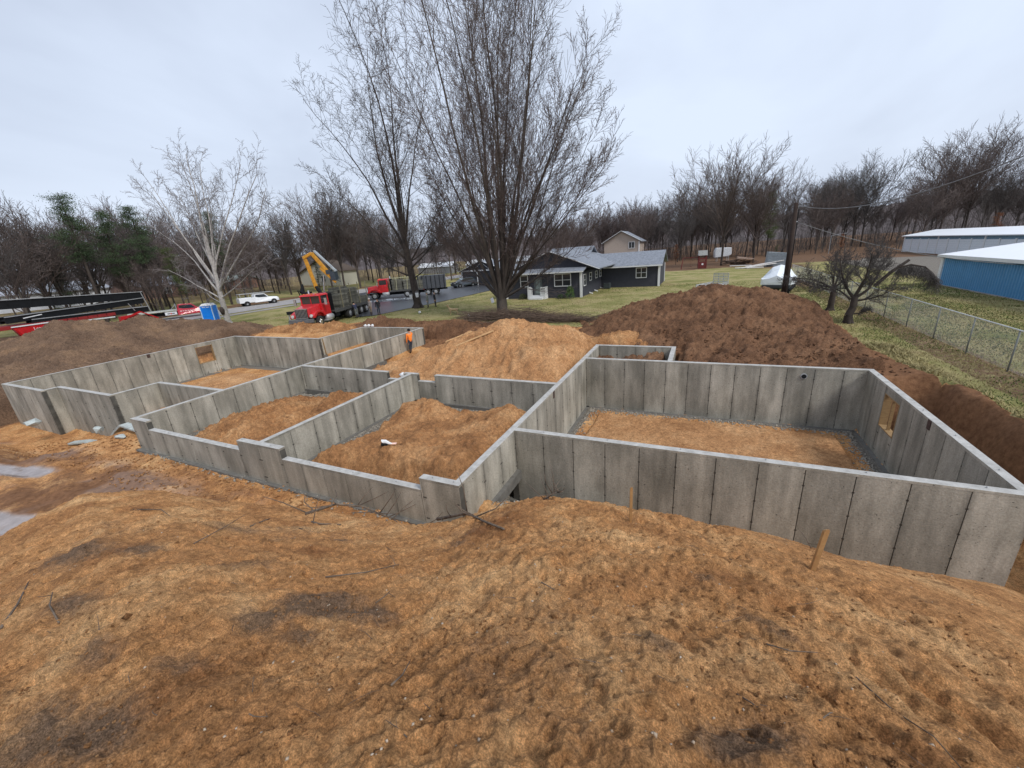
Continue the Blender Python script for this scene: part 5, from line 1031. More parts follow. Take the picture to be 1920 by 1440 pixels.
for i, (xa_, xb_) in enumerate(((-4.4, -2.8), (-6.1, -4.55), (-7.5, -6.25))): formstack(tk2, xa_, xb_, -1.1, 1.1, 1.25, 11 - i, ['upright pale-edged load of forms right behind the second truck cab', 'middle load of forms on the second truck, left of the tree trunk', 'rear load of forms on the second truck, behind the tree trunk'][i], 10 + i)
# dark box trailer at the tail of the second truck
t = empty('dump_trailer', (-39.3, 54.3, 0), R_(-150), 'dark grey high-sided trailer standing behind the tail of the second red truck', 'trailer')
b = MB(); b.box(-2.2, 2.0, -1.15, 1.15, 1.0, 3.0); add(t, 'body', b, mat('dark_grey_steel', (.07, .075, .085), .6), bevel=.03); b = MB(); b.box(-2.4, 3.2, -.35, .35, .7, .95); add(t, 'frame', b, M_BLACK)
b = MB()
for x in np.arange(-2.1, 2, .68): b.box(x, x + .08, 1.15, 1.2, 1.0, 3.0)
add(t, 'ribs', b, M_BLACK); 
for s in (-1, 1): wheel(t, -.6, s * .95, .48, .27, M_STEEL, s, dual=True); wheel(t, .6, s * .95, .48, .27, M_STEEL, s, dual=True)
def car_body(parent, prof, glass, w, m, name='body'):   # lofted: lower body full width, greenhouse narrower
    b = MB(); n = len(prof); secs = [(-w, .90), (-w * .97, 1), (w * .97, 1), (w, .90)]; v = []
    zc = .55
    for (y, s) in secs:
        for (x, z) in prof: v.append((x * (.985 if s < 1 else 1), y * (1 if z < 1.0 else .80), zc + (z - zc) * s if s < 1 else z))
    f = [tuple(range(n)), tuple(range(4 * n - 1, 3 * n - 1, -1))]
    for k in range(3):
        for i in range(n): f.append((k * n + i, (k + 1) * n + i, (k + 1) * n + (i + 1) % n, k * n + (i + 1) % n))
    b.add(v, f); return b.build(name, m, parent, bevel=.03)
def arches(parent, xs, r, w):
    for x in xs:
        for s in (-1, 1): b = MB(); b.disc((x, s * (w - .06), r), (0, 1, 0), r * 1.18, .16, 18); b.build('wheel_arch', M_BLACK, parent)
# dark SUV in front of the garage
t = empty('parked_suv', (-40.5, 66.0, 0), R_(-118), 'dark blue-black SUV parked before the garage doors', 'car'); md = mat('suv_paint', (.02, .03, .04), .2, var=.1, coat=1)
car_body(t, [(2.3, .35), (2.38, .75), (2.25, .98), (1.05, 1.12), (.35, 1.62), (-.2, 1.72), (-1.7, 1.68), (-2.25, 1.15), (-2.35, .7), (-2.3, .35)], None, .93, md)
b = MB(); b.hexa([(1.02, -.72, 1.14), (1.08, -.72, 1.14), (1.08, .72, 1.14), (1.02, .72, 1.14), (.37, -.66, 1.60), (.42, -.66, 1.62), (.42, .66, 1.62), (.37, .66, 1.60)]); add(t, 'windscreen', b, mat('reflective_glass', (.16, .21, .23), .05, spec=1.))
for s in (-1, 1):
    b = MB(); b.prism([(.85, 1.13), (.28, 1.55), (-1.6, 1.58), (-2.0, 1.15)], *sorted((s * .765, s * .79))); add(t, 'side_window', b, M_GLASS)
    b = MB(); b.box(2.2, 2.36, min(s * .55, s * .88), max(s * .55, s * .88), .78, .93); add(t, 'headlight', b, M_LAMP)
arches(t, (1.4, -1.4), .36, .93)
for x in (1.4, -1.4):
    for s in (-1, 1): wheel(t, x, s * .84, .36, .22, M_CHROME, s)
# pickups across the road
def pickup(loc, rz, label, paint, bed=True, rack=False, L2=3.0):
    t = empty('pickup_truck', loc, rz, label, 'pickup truck')
    car_body(t, [(2.75, .5), (2.8, .95), (2.6, 1.15), (1.35, 1.25), (.75, 1.85), (-.75, 1.9), (-1.0, 1.25), (-1.0, .5)], None, .95, paint, 'cab')
    for s in (-1, 1):
        b = MB(); b.prism([(1.1, 1.28), (.68, 1.75), (-.68, 1.78), (-.8, 1.28)], *sorted((s * .785, s * .81))); add(t, 'side_window', b, M_GLASS)
        b = MB(); b.box(2.62, 2.80, min(s * .6, s * .9), max(s * .6, s * .9), .82, 1.02); add(t, 'headlight', b, M_LAMP)
    b = MB(); b.hexa([(1.32, -.74, 1.27), (1.38, -.74, 1.27), (1.38, .74, 1.27), (1.32, .74, 1.27), (.76, -.68, 1.80), (.82, -.68, 1.82), (.82, .68, 1.82), (.76, .68, 1.80)]); add(t, 'windscreen', b, M_GLASS)
    b = MB(); b.box(2.75, 2.9, -.95, .95, .48, .72); add(t, 'bumper', b, M_CHROME, bevel=.02)
    if bed:
        b = MB(); b.box(-3.2, -1.0, -.95, -.87, .6, 1.4); b.box(-3.2, -1.0, .87, .95, .6, 1.4); b.box(-3.24, -3.16, -.95, .95, .6, 1.4); b.box(-3.2, -1.0, -.9, .9, .6, .75); add(t, 'truck_bed', b, paint, bevel=.02)
    else:
        b = MB(); b.box(-1.0 - L2, -1.0, -1.1, 1.1, 1.12, 1.26); add(t, 'flat_deck', b, mat('pale_deck', (.45, .46, .42), .6)); b = MB(); b.box(-1.0 - L2, .6, -.4, .4, .6, .95); add(t, 'frame', b, M_BLACK)
        b = MB(); b.box(-2.4, -1.1, -1.12, -.75, .62, 1.02); tb = add(t, 'toolbox', b, M_WHITE, bevel=.02)
        b = MB(); b.box(-2.15, -1.85, -1.135, -1.122, .76, .88); b.box(-1.65, -1.35, -1.135, -1.122, .76, .88); add(tb, 'lettering', b, mat('ink_dark', (.05, .05, .06), .6)); b = MB(); b.box(-1.82, -1.68, -1.137, -1.122, .72, .92); add(tb, 'emblem', b, M_RED)
        b = MB(); b.box(-1.06, -1.0, -1.0, 1.0, 1.26, 2.0); b.bar((-1.05, -1.0, 1.95), (-1.7, -1.0, 1.3), .05); add(t, 'headboard', b, M_STEEL)
        for s in (-.9, .9):  # raised door lettering strokes
            pass
    arches(t, (1.95, -2.2) if bed else (1.95,), .40, .95)
    for x in ((1.95, -2.2) if bed else (1.95, -1.0 - L2 * .62)):
        for s in (-1, 1): wheel(t, x, s * .85, .40, .25, M_STEEL, s)
    if rack:
        b = MB()
        for s in (-1, 1):
            b.bar((-3.1, s * .88, 2.05), (2.2, s * .88, 2.05), .06)
            for x in (-3.0, -1.3): b.bar((x, s * .88, 1.4), (x, s * .88, 2.05), .05)
        for x in (-3.0, -1.3, .4): b.bar((x, -.88, 2.05), (x, .88, 2.05), .05)
        add(t, 'ladder_rack', b, M_STEEL)
    return t
pickup((-69.5, 45.5, 0), R_(72), 'white work pickup with a ladder rack parked along the road behind the birch', M_WHITE, True, True)
rp = pickup((-66.6, 32.6, 0), R_(66), 'red flatbed pickup on the road between the black conveyor and the blue toilet', mat('faded_red_paint', (.55, .035, .06), .35, coat=.3), False, False, 5.2)
for k in range(6):
    b = MB(); b.box(-.7 + k * .27, -.7 + k * .27 + .19, -.972, -.955, .88 + .04 * (k % 2), 1.06); add(rp, 'door_lettering', b, mat('pink_lettering', (.75, .45, .45), .6))
# concrete conveyor truck on the left
t = empty('conveyor_truck', (-54.2, 11.7, 0), R_(-78), 'red truck with long black folded conveyor booms, half hidden behind the topsoil pile', 'conveyor truck')
b = MB(); b.box(-13, 2.2, -.45, .45, .8, 1.1); add(t, 'chassis', b, M_BLACK)
b = MB(); b.box(.9, 3.0, -1.2, 1.2, 1.0, 2.6); add(t, 'cab', b, M_WHITE, bevel=.06); b = MB(); b.box(1.2, 2.6, 1.2, 1.215, 1.9, 2.5); add(t, 'cab_window', b, M_GLASS)
wheel(t, 0, 1.05, .56, .32, M_WHITE, 1); wheel(t, 0, -1.05, .56, .32, M_WHITE, -1); 
for x in (-6, -7.4, -8.8):
    for s in (-1, 1): wheel(t, x, s * .98, .54, .28, M_WHITE, s, dual=True)
b = MB(); b.prism([(-.9, 2.35), (-1.45, 1.15), (-3.0, 1.2), (-4.1, 2.35)][::-1], .95, 1.27); hp = add(t, 'side_hopper', b, M_RED, bevel=.02)
b = MB(); b.bar((-.85, 1.28, 2.40), (-4.2, 1.28, 2.40), .12, .09); add(t, 'hopper_rail', b, M_WHITE)
def text(parent, body, loc, size, m, rot, name='lettering'):
    c = bpy.data.curves.new(name, 'FONT'); c.body = body; c.size = size; c.extrude = .004; c.align_x = 'CENTER'; o = bpy.data.objects.new('tmp', c); C.collection.objects.link(o)
    dg = bpy.context.evaluated_depsgraph_get(); me = bpy.data.meshes.new_from_object(o.evaluated_get(dg)); bpy.data.objects.remove(o); me.materials.clear(); me.materials.append(m); o = bpy.data.objects.new(name, me); C.collection.objects.link(o); o.parent = parent; o.location = loc; o.rotation_euler = rot; return o
text(hp, "Leach's", (-2.7, 1.285, 1.92), .36, M_WHITE, (R_(90), 0, R_(180))); text(hp, 'Concrete', (-2.3, 1.285, 1.38), .42, M_WHITE, (R_(90), 0, R_(180)))
b = MB(); b.bar((-1.15, 1.2, 2.2), (-2.1, 1.35, .35), .34, .16); b.disc((-2.15, 1.35, .12), (0, 0, 1), .25, .2, 12); add(t, 'outrigger', b, M_RED)
b = MB(); b.bar((-9.2, 1.2, 1.7), (-10.9, 1.3, 2.2), .3, .12); b.bar((-10.9, 1.3, 2.25), (-12.4, 1.5, 1.3), .16, .1); b.box(-10.8, -9.0, .9, 1.25, 1.2, 2.0); add(t, 'outrigger', b, M_RED)
b = MB(); b.box(-8.8, 3.0, -1.2, 1.1, 2.2, 2.5); add(t, 'turret_deck', b, mat('dark_red', (.25, .02, .02), .5))
def truss(name, p, q, h, w):
    b = MB(); p = Vector(p); q = Vector(q); n = 12
    for s in (-1, 1):
        o = Vector((0, s * w / 2, 0)); u = Vector((0, 0, h)); b.bar(p + o, q + o, .09, .16); b.bar(p + o + u, q + o + u, .09, .12)
        b.bar(p + o + u * .5, q + o + u * .5, .03, h * .9)
        for k in range(n + 1): a = p.lerp(q, k / n) + o; b.bar(a, a + u, .10, .06, (1, 0, 0))
    b.hexa([p + Vector((0, -w / 2, h * .4)), p + Vector((0, w / 2, h * .4)), q + Vector((0, w / 2, h * .4)), q + Vector((0, -w / 2, h * .4)), p + Vector((0, -w / 2, h * .55)), p + Vector((0, w / 2, h * .55)), q + Vector((0, w / 2, h * .55)), q + Vector((0, -w / 2, h * .55))])
    o_ = add(t, name, b, M_BLACK)
    b = MB()
    for s in (-1, 1): b.bar(p + Vector((0, s * (w / 2 + .05), h + .07)), q + Vector((0, s * (w / 2 + .05), h + .07)), .03, .06)
    b.build('steel_edge', M_STEEL, o_)
truss('conveyor_boom', (6, 0, 4.25), (-12.4, 0, 3.55), .62, .9); truss('conveyor_boom', (-1.0, .2, 2.75), (-12.2, .1, 3.1), .42, .8); truss('conveyor_boom', (-2.4, .7, 2.35), (-12.0, .7, 2.2), .4, .7)
b = MB(); b.bar((-12.2, .5, 4.2), (-12.6, .5, 2.0), .06); b.bar((-12.2, -.4, 4.2), (-12.7, -.4, 1.9), .06); b.bar((-10.5, 1.3, 2.4), (-10.1, 1.3, 3.2), .05); add(t, 'hose_rack', b, M_STEEL)
b = MB(); b.bar((-5.5, 1.15, 2.12), (-8.6, 1.15, 2.05), .09, .10); b.bar((-2.0, .9, 3.0), (-3.3, .9, 3.15), .05, .07); add(t, 'pipe', b, M_WHITE)

# ------------------------------------------------------------------ site furniture
t = empty('portable_toilet', (-53.0, 28.3, 0), R_(-55), 'bright blue portable toilet with a white domed roof', 'portable toilet'); mb_ = mat('blue_plastic', (.0, .20, .75), .4, var=.06)
b = MB(); b.box(-.58, .58, -.58, .58, .12, 2.05); add(t, 'cabin', b, mb_, bevel=.04); b = MB(); b.hexa([(-.64, -.64, 2.05), (.64, -.64, 2.05), (.64, .64, 2.05), (-.64, .64, 2.05), (-.42, -.42, 2.32), (.42, -.42, 2.32), (.42, .42, 2.32), (-.42, .42, 2.32)]); add(t, 'roof', b, M_WHITE, bevel=.06)
b = MB()
for sx in (-1, 1):
    for sy in (-1, 1): b.box(sx * .60 - .04, sx * .60 + .04, sy * .60 - .04, sy * .60 + .04, .1, 2.06)
add(t, 'corner_post', b, mat('pale_blue_plastic', (.45, .62, .85), .4)); b = MB(); b.box(-.66, .66, -.66, .66, 0, .12); add(t, 'skid_base', b, M_BLACK)
b = MB(); b.box(-.42, .42, -.605, -.58, .2, 1.85); d = add(t, 'door', b, mb_, bevel=.01); b = MB()
for z in (.5, .9, 1.3): b.box(.58, .60, -.45, .45, z, z + .04)
add(t, 'rib', b, mb_); b = MB()
for k, (a0, a1) in enumerate([(-.38, -.28), (-.25, -.16), (-.13, -.05), (.06, .14), (.17, .26), (.29, .38)]): b.box(.581, .59, a0, a1, 1.86, 1.95)
add(t, 'lettering', b, M_WHITE)
# utility trailer
t = empty('utility_trailer', (1.0, 47.2, 0), R_(62), 'small grey utility trailer with raised mesh ramp on the lawn behind the big topsoil pile', 'trailer')
b = MB(); b.box(-1.7, 1.7, -.8, .8, .5, .56); 
for s in (-.8, .8):
    for z in (.62, .74, .86): b.box(-1.7, 1.7, s - .02, s + .02, z, z + .07)
for x in (-1.7, -.85, 0, .85, 1.7):
    for s in (-.8, .8): b.box(x - .03, x + .03, s - .03, s + .03, .5, .95)
b.bar((-1.7, 0, .5), (-3.0, 0, .45), .1); add(t, 'bed', b, M_STEEL)
b = MB()
for z in np.arange(.55, 1.75, .17): b.box(1.72, 1.75, -.78, .78, z, z + .07)
for y in (-.78, -.26, .26, .78): b.box(1.71, 1.77, y - .02, y + .02, .5, 1.75)
add(t, 'ramp_gate', b, M_STEEL); 
for s in (-1, 1): wheel(t, 0, s * .98, .33, .2, M_WHITE, s); b = MB(); b.prism([(-.5, .55), (.5, .55), (.35, .78), (-.35, .78)], *sorted((s * .85, s * 1.1))); add(t, 'mudguard', b, M_WHITE)
b = MB(); b.disc((-2.1, 0, .85), (.2, 0, 1), .3, .16, 16); add(t, 'spare_tyre', b, M_RUBBER)
# shrink-wrapped pontoon boat on trailer
t = empty('covered_boat', (6.5, 45.0, 0), R_(75), 'boat under a peaked white tarpaulin on a dark trailer, beside the utility pole', 'boat')
xs = [-1.9, -1.0, -.35, 0, .3, .65, 1.2, 2.1]; hs = [1.75, 2.15, 2.6, 2.45, 2.62, 2.4, 2.05, 1.6]; ws = [1.15, 1.3, 1.35, 1.3, 1.35, 1.3, 1.25, .8]; v = []; rg = random.Random(6)
for x, h, w_ in zip(xs, hs, ws):
    for (yy, z) in [(-w_, .95), (-w_ * .97, 1.45), (-w_ * .45, h - .22), (0, h), (w_ * .45, h - .22), (w_ * .97, 1.45), (w_, .95)]: v.append((x + rg.uniform(-.06, .06), yy + rg.uniform(-.04, .04), z + rg.uniform(-.05, .05)))
f = [(i * 7 + j, i * 7 + j + 1, (i + 1) * 7 + j + 1, (i + 1) * 7 + j) for i in range(7) for j in range(6)] + [tuple(range(7)), tuple(range(55, 48, -1))]; b = MB(); b.add(v, f); add(t, 'tarpaulin', b, mat('white_tarp', (.75, .79, .82), .45, var=.05, bump=.05, bscale=3))
b = MB(); b.box(-1.9, 1.9, -1.1, 1.1, .62, .95); add(t, 'hull', b, mat('dark_hull', (.03, .035, .04), .4), bevel=.08)
for s in (-.95, 0, .95): b = MB(); b.tube([(-1.8, s, .55), (1.7, s, .55), (2.2, s, .75)], [.27, .27, .08], 12); add(t, 'pontoon', b, M_BLACK, smooth=True)
b = MB(); b.bar((-1.6, -.5, .25), (2.9, 0, .3), .1); b.bar((-1.6, .5, .25), (2.9, 0, .3), .1); b.bar((2.5, 0, .3), (2.5, 0, .9), .06); add(t, 'trailer_frame', b, M_STEEL)
for s in (-1, 1): wheel(t, -.5, s * .9, .3, .2, M_STEEL, s)
# things at the far end of the lawn
t = empty('play_tower', (-.2, 88, 0), .1, 'small dark red wooden play tower with a grey roof and swing beam', 'playset'); mr = mat('maroon_wood', (.13, .02, .018), .8)
b = MB()
for sx in (-.65, .65):
    for sy in (-.65, .65): b.box(sx - .08, sx + .08, sy - .08, sy + .08, 0, 2.5)
add(t, 'post', b, mr); b = MB(); b.box(-.7, .7, -.7, .7, .05, 1.25); add(t, 'lower_panel', b, mr); b = MB(); b.box(-.7, .7, -.7, .7, 1.45, 1.55); b.box(-.7, .7, -.72, -.68, 1.7, 1.95); add(t, 'deck', b, mr)
b = MB(); b.prismx([(-.9, 2.4), (.9, 2.4), (.0, 3.3)], -.8, .8); add(t, 'roof', b, mat('grey_canvas', (.25, .25, .24), .9)); b = MB(); b.bar((-.7, 0, 2.1), (-3.4, 0, 2.1), .12); b.bar((-3.4, 0, 2.1), (-3.7, -.6, 0), .1); b.bar((-3.4, 0, 2.1), (-3.7, .6, 0), .1); b.bar((-2, 0, 2.1), (-2, 0, .5), .02); b.box(-2.2, -1.8, -.1, .1, .45, .5); add(t, 'swing_beam', b, mr); b = MB(); b.disc((0, -.72, .8), (0, 1, 0), .18, .03, 10); add(t, 'wheel_emblem', b, M_WHITE)
t = empty('camper', (4.0, 112, 0), .15, 'white camper top raised on a stand among the trees left of the lumber pile', 'camper'); b = MB(); b.prism([(-1.7, .9), (1.2, 1.1), (1.8, 1.5), (1.7, 3.0), (-1.5, 3.1), (-1.8, 2.3)], -1, 1); add(t, 'shell', b, mat('camper_white', (.62, .64, .66), .5), bevel=.1); b = MB()
for x in (-1.2, 1.2):
    for y in (-.8, .8): b.bar((x, y, 0), (x, y, 1.1), .08)
add(t, 'jack_leg', b, M_STEEL)
rg = random.Random(9)
for i, (x, y, L, rz, z, ry, lb) in enumerate([(9.6, 83.5, 6.0, .35, .55, -.12, 'longest white corrugated panel leaning on the far lumber heap'), (8.6, 82.6, 5.6, .30, .3, -.08, 'white corrugated panel lying under the longest one'), (6.1, 84.5, 3.4, .05, .35, .02, 'short white panel at the left end of the panel heap'), (6.6, 82.2, 3.0, .3, .12, 0, 'narrow pale panel lying flat in front of the panel heap'), (8.0, 81.6, 2.6, .2, .08, 0, 'grey-white board flat on the grass before the panel heap')]):
    b = MB(); b.box(-L / 2, L / 2, -.4, .4, -.03, .03)
    for k in range(5): b.box(-L / 2, L / 2, -.38 + k * .17, -.33 + k * .17, .03, .07)
    o = b.build('corrugated_panel', mat('weathered_white', (.62, .60, .58), .6)); o.location = (x, y, z); o.rotation_euler = (0, ry, rz); tag(o, lb, 'panel')
t = empty('siding_shed', (11.5, 84.5, 0), .2, 'leaning grey sheet-metal screen behind the covered boat', 'shed'); b = MB(); b.hexa([(-1.6, -.5, -.1), (1.7, -.5, -.1), (1.7, .9, -.1), (-1.6, .9, -.1), (-1.5, -.45, 2.5), (1.5, -.45, 2.1), (1.5, .5, 2.1), (-1.5, .5, 2.5)]); add(t, 'wall', b, mat('grey_blue_metal', (.26, .29, .32), .6)); b = MB()
for k in range(9): b.hexa([(-1.6, -.54, .05 + k * .27), (1.68, -.54, .05 + k * .24), (1.68, -.50, .05 + k * .24), (-1.6, -.50, .05 + k * .27), (-1.6, -.54, .12 + k * .27), (1.68, -.54, .12 + k * .24), (1.68, -.50, .12 + k * .24), (-1.6, -.50, .12 + k * .27)])
add(t, 'siding', b, mat('grey_blue_metal2', (.20, .23, .26), .6))
t = empty('lumber_pile', (6.4, 93, 0), 0, 'dark heap of old lumber under a brown sheet in front of the far trees', 'lumber'); b = MB()
for k in range(26): x = rg.uniform(-2, 2); b.bar((x - 1.4, rg.uniform(-1, 1), .1 + rg.random() * .9), (x + 1.4, rg.uniform(-1, 1), .1 + rg.random() * 1.1), .2, .1)
add(t, 'boards', b, mat('old_boards', (.09, .06, .045), .9)); b = MB(); b.hexa([(-.5, -1.2, 1.2), (2.6, -1.2, 1.0), (2.6, 1.2, 1.0), (-.5, 1.2, 1.3), (-.4, -1.1, 1.4), (2.4, -1.1, 1.08), (2.4, 1.1, 1.08), (-.4, 1.1, 1.6)]); add(t, 'cover_sheet', b, mat('brown_sheet', (.22, .15, .11), .8))
# sap buckets on the trunks, sign on the maple
for x, y, z, lb in [(-30.72, 38.05, 1.35, 'white bucket hanging on the left side of the tall dark trunk'), (-29.9, 38.15, 1.55, 'narrow white pail hanging on the right side of the tall dark trunk')]:
    t = empty('sap_bucket', (x, y, z), 0, lb, 'bucket'); b = MB(); b.tube([(0, 0, -.25), (0, 0, .25)], [.15, .2], 12, cap=True); add(t, 'pail', b, M_WHITE); b = MB(); b.tube([(-.2, 0, .24), (-.1, .1, .42), (.1, .1, .42), (.2, 0, .24)], .01, 4); add(t, 'handle', b, M_STEEL)
o = MB().box(-.17, .17, -.02, .02, -.22, .22).build('tree_sign', M_WHITE, None, bevel=.01); o.location = (-17.0, 32.25, 1.45); o.rotation_euler = (0, R_(-18), R_(-20)); tag(o, 'tilted white card fixed to the big maple trunk', 'sign')
# brush pile
def debris(name, label, n, fn, m, seed, r=(.012, .03), L=(.6, 2.0), cat=None, kind=None):
    rg = random.Random(seed); S = []
    for _ in range(n):
        p = Vector(fn(rg)); a = rg.gauss(0, .45) + (math.pi if rg.random() < .5 else 0); d = Vector((math.cos(a), math.sin(a), rg.uniform(-.12, .2))); l = rg.uniform(*L) / 4; rr_ = rg.uniform(*r)
        for k in range(4):
            q = p + d * l; S.append((*p, *q, rr_, rr_ * .8, 1)); rr_ *= .8
            if rg.random() < .7: e = q + Vector((rg.uniform(-1, 1), rg.uniform(-1, 1), rg.uniform(-.2, .8))) * l * .8; S.append((*q, *e, rr_ * .6, rr_ * .3, 1))
            p = q; d = (d + Vector((rg.uniform(-.25, .25), rg.uniform(-.25, .25), rg.uniform(-.15, .1)))).normalized()
    return tag(segs_mesh(name, S, m, None, 4), label, cat, None, kind)
def fbr(rg):
    t = rg.random(); x = -18.4 + 10.4 * t; w = .85 * math.sin(math.pi * min(1, .15 + t)) + .25; return (x + rg.gauss(0, .3), 30.7 - .9 * t + rg.gauss(0, w * .8), .05 + abs(rg.gauss(0, .30)) * w)
debris('brush_pile', 'long low pile of cut branches at the foot of the big maple', 900, fbr, mat('cut_brush', (.075, .05, .036), .95, scale=3, col2=(.18, .125, .09)), 4, (.010, .03), (1.0, 3.0), 'brush pile')
# deer figure
def skin_mesh(name, pts, edges, rad, mats, faces_fn, parent, sub=1):
    me = bpy.data.meshes.new(name); me.from_pydata(pts, edges, []); o = bpy.data.objects.new('tmp', me); C.collection.objects.link(o); s = o.modifiers.new('s', 'SKIN'); s.use_smooth_shade = True
    for i, r in enumerate(rad): me.skin_vertices[0].data[i].radius = (r, r) if not isinstance(r, tuple) else r
    me.skin_vertices[0].data[0].use_root = True
    sb = o.modifiers.new('b', 'SUBSURF'); sb.levels = sb.render_levels = sub
    dg = bpy.context.evaluated_depsgraph_get(); m2 = bpy.data.meshes.new_from_object(o.evaluated_get(dg)); bpy.data.objects.remove(o); m2.materials.clear()
    for m in mats: m2.materials.append(m)
    P = np.array(pts)
    for p in m2.polygons: i = int(np.argmin(((P - np.array(p.center)) ** 2).sum(1))); p.material_index = faces_fn(i, p.center); p.use_smooth = True
    m2.name = name; o = bpy.data.objects.new(name, m2); C.collection.objects.link(o); o.parent = parent; return o
t = empty('deer_ornament', (-21.9, 33.2, 0), R_(200), 'small tan deer figure standing on the lawn left of the big maple', 'deer figure'); mt_ = mat('tan_hide', (.42, .30, .17), .9)
pts = [(-.35, 0, .55), (0, 0, .54), (.32, 0, .58), (.45, 0, .78), (.52, 0, .95), (.68, 0, .93)] + [(-.38, s * .08, .5) for s in (-1, 1)] + [(-.32, s * .09, .38) for s in (-1, 1)] + [(-.42, s * .09, .22) for s in (-1, 1)] + [(-.38, s * .09, .01) for s in (-1, 1)] + [(.3, s * .08, .42) for s in (-1, 1)] + [(.3, s * .08, .2) for s in (-1, 1)] + [(.31, s * .08, .01) for s in (-1, 1)] + [(-.5, 0, .6), (.48, .09, 1.06), (.48, -.09, 1.06)]
ed = [(0, 1), (1, 2), (2, 3), (3, 4), (4, 5), (0, 6), (0, 7), (6, 8), (7, 9), (8, 10), (9, 11), (10, 12), (11, 13), (2, 14), (2, 15), (14, 16), (15, 17), (16, 18), (17, 19), (0, 20), (4, 21), (4, 22)]
skin_mesh('body', pts, ed, [.13, .13, .12, .07, .065, .035, .07, .07, .05, .05, .028, .028, .025, .025, .05, .05, .028, .028, .025, .025, .03, .02, .02], [mt_], lambda i, c: 0, t)

# ------------------------------------------------------------------ people
M_SKIN = mat('skin', (.50, .29, .20), .6, var=.05)
def person(loc, rz, label, shirt, pants, cap, pose, capm=None):
    e = empty('person', loc, rz, label, 'person'); hd = {}
    J = dict(pel=(0, 0, .95), wst=(0, 0, 1.10), chs=(0, 0, 1.33), nek=(0, 0, 1.50), hdl=(.01, 0, 1.60), hdt=(.0, 0, 1.74))
    for s, k in ((1, 'l'), (-1, 'r')):
        J.update({'hip' + k: (0, s * .09, .90), 'kne' + k: (.02, s * .10, .50), 'ank' + k: (0, s * .10, .09), 'toe' + k: (.15, s * .11, .04), 'sho' + k: (0, s * .19, 1.43), 'elb' + k: (-.02, s * .25, 1.15), 'wri' + k: (.05, s * .26, .90), 'hnd' + k: (.07, s * .26, .83)})
    J.update(pose); names = list(J); ix = {n: i for i, n in enumerate(names)}
    E_ = [('pel', 'wst'), ('wst', 'chs'), ('chs', 'nek'), ('nek', 'hdl'), ('hdl', 'hdt')]
    for k in 'lr': E_ += [('pel', 'hip' + k), ('hip' + k, 'kne' + k), ('kne' + k, 'ank' + k), ('ank' + k, 'toe' + k), ('chs', 'sho' + k), ('sho' + k, 'elb' + k), ('elb' + k, 'wri' + k), ('wri' + k, 'hnd' + k)]
    R = dict(pel=(.15, .13), wst=(.145, .12), chs=(.17, .13), nek=.06, hdl=.085, hdt=.085); 
    for k in 'lr': R.update({'hip' + k: .10, 'kne' + k: .065, 'ank' + k: .05, 'toe' + k: .045, 'sho' + k: .075, 'elb' + k: .055, 'wri' + k: .042, 'hnd' + k: .045})
    def mi(i, c):
        n = names[i]
        if n in ('hdl', 'hdt', 'nek') or n.startswith('hnd'): return 0
        if n[:3] in ('chs', 'wst', 'sho', 'elb', 'wri', 'pel'): return 1
        if n[:3] in ('ank', 'toe'): return 3
        return 2
    skin_mesh('body', [J[n] for n in names], [(ix[a], ix[b]) for a, b in E_], [R[n] for n in names], [M_SKIN, shirt, pants, mat('work_boots', (.06, .04, .03), .8)], mi, e, 2)
    h = Vector(J['hdt']); b = MB(); b.tube([h + Vector((0, 0, -.06)), h + Vector((0, 0, .02)), h + Vector((0, 0, .08)), h + Vector((0, 0, .105))], [.108, .112, .085, .03], 12); b.build('cap', capm or M_BLACK, e, True)
    f = Vector(J['hdl']); b = MB(); b.disc(f + Vector((.085, .035, .05)), (1, 0, 0), .012, .02, 6); b.disc(f + Vector((.085, -.035, .05)), (1, 0, 0), .012, .02, 6); b.build('eye', M_BLACK, e); b = MB(); b.hexa([f + Vector(q) for q in [(.07, -.015, .0), (.12, -.012, .0), (.12, .012, .0), (.07, .015, .0), (.07, -.01, .05), (.08, -.008, .05), (.08, .008, .05), (.07, .01, .05)]]); b.build('nose', M_SKIN, e)
    for k in 'lr':
        h = Vector(J['hnd' + k]); w = Vector(J['wri' + k]); d = (h - w).normalized(); sd = d.cross(Vector((1, 0, .1))).normalized(); b = MB()
        for j in range(4): p = h + d * .02 + sd * (j - 1.5) * .018; L = (.06, .07, .075, .055)[j]; b.tube([p, p + d * L * .6, p + d * L + Vector((.015, 0, 0))], .009, 5)
        b.tube([h - sd * .02, h - sd * .045 + d * .03, h - sd * .05 + d * .06], .010, 5); b.build('fingers', M_SKIN, e)
    return e
or_ = mat('orange_hoodie', (.95, .24, .03), .85, var=.1); jn = mat('dark_jeans', (.035, .045, .065), .9); nv = mat('navy_shirt', (.03, .035, .07), .9); gy = mat('grey_camo', (.10, .11, .09), .95, scale=14, col2=(.30, .31, .28)); lt = mat('pale_shirt', (.42, .36, .33), .9); bk = mat('black_jacket', (.018, .018, .022), .9)
person((-19.15, 22.9, gz(-19.15, 22.9) + .0), R_(150), 'person in an orange hoodie and dark jeans leaning an arm on the foundation wall', or_, jn, None,
       dict(chs=(.04, 0, 1.36), wrir=(.46, -.12, 1.46), elbr=(.22, -.34, 1.38), hndr=(.54, -.10, 1.50), anklr=(0, 0, 0), kner=(.05, -.02, .5), ankr=(.02, .07, .09), toer=(.16, .06, .04)) if False else
       dict(shor=(.02, -.19, 1.44), elbr=(.25, -.30, 1.40), wrir=(.46, -.22, 1.50), hndr=(.54, -.19, 1.52), kner=(.06, -.03, .5), ankr=(.04, .06, .09), toer=(.19, .05, .04)))
person((-31.7, 33.5, 0), R_(160), 'person in a black jacket standing in the driveway just right of the crane truck tail', bk, jn, None, {})
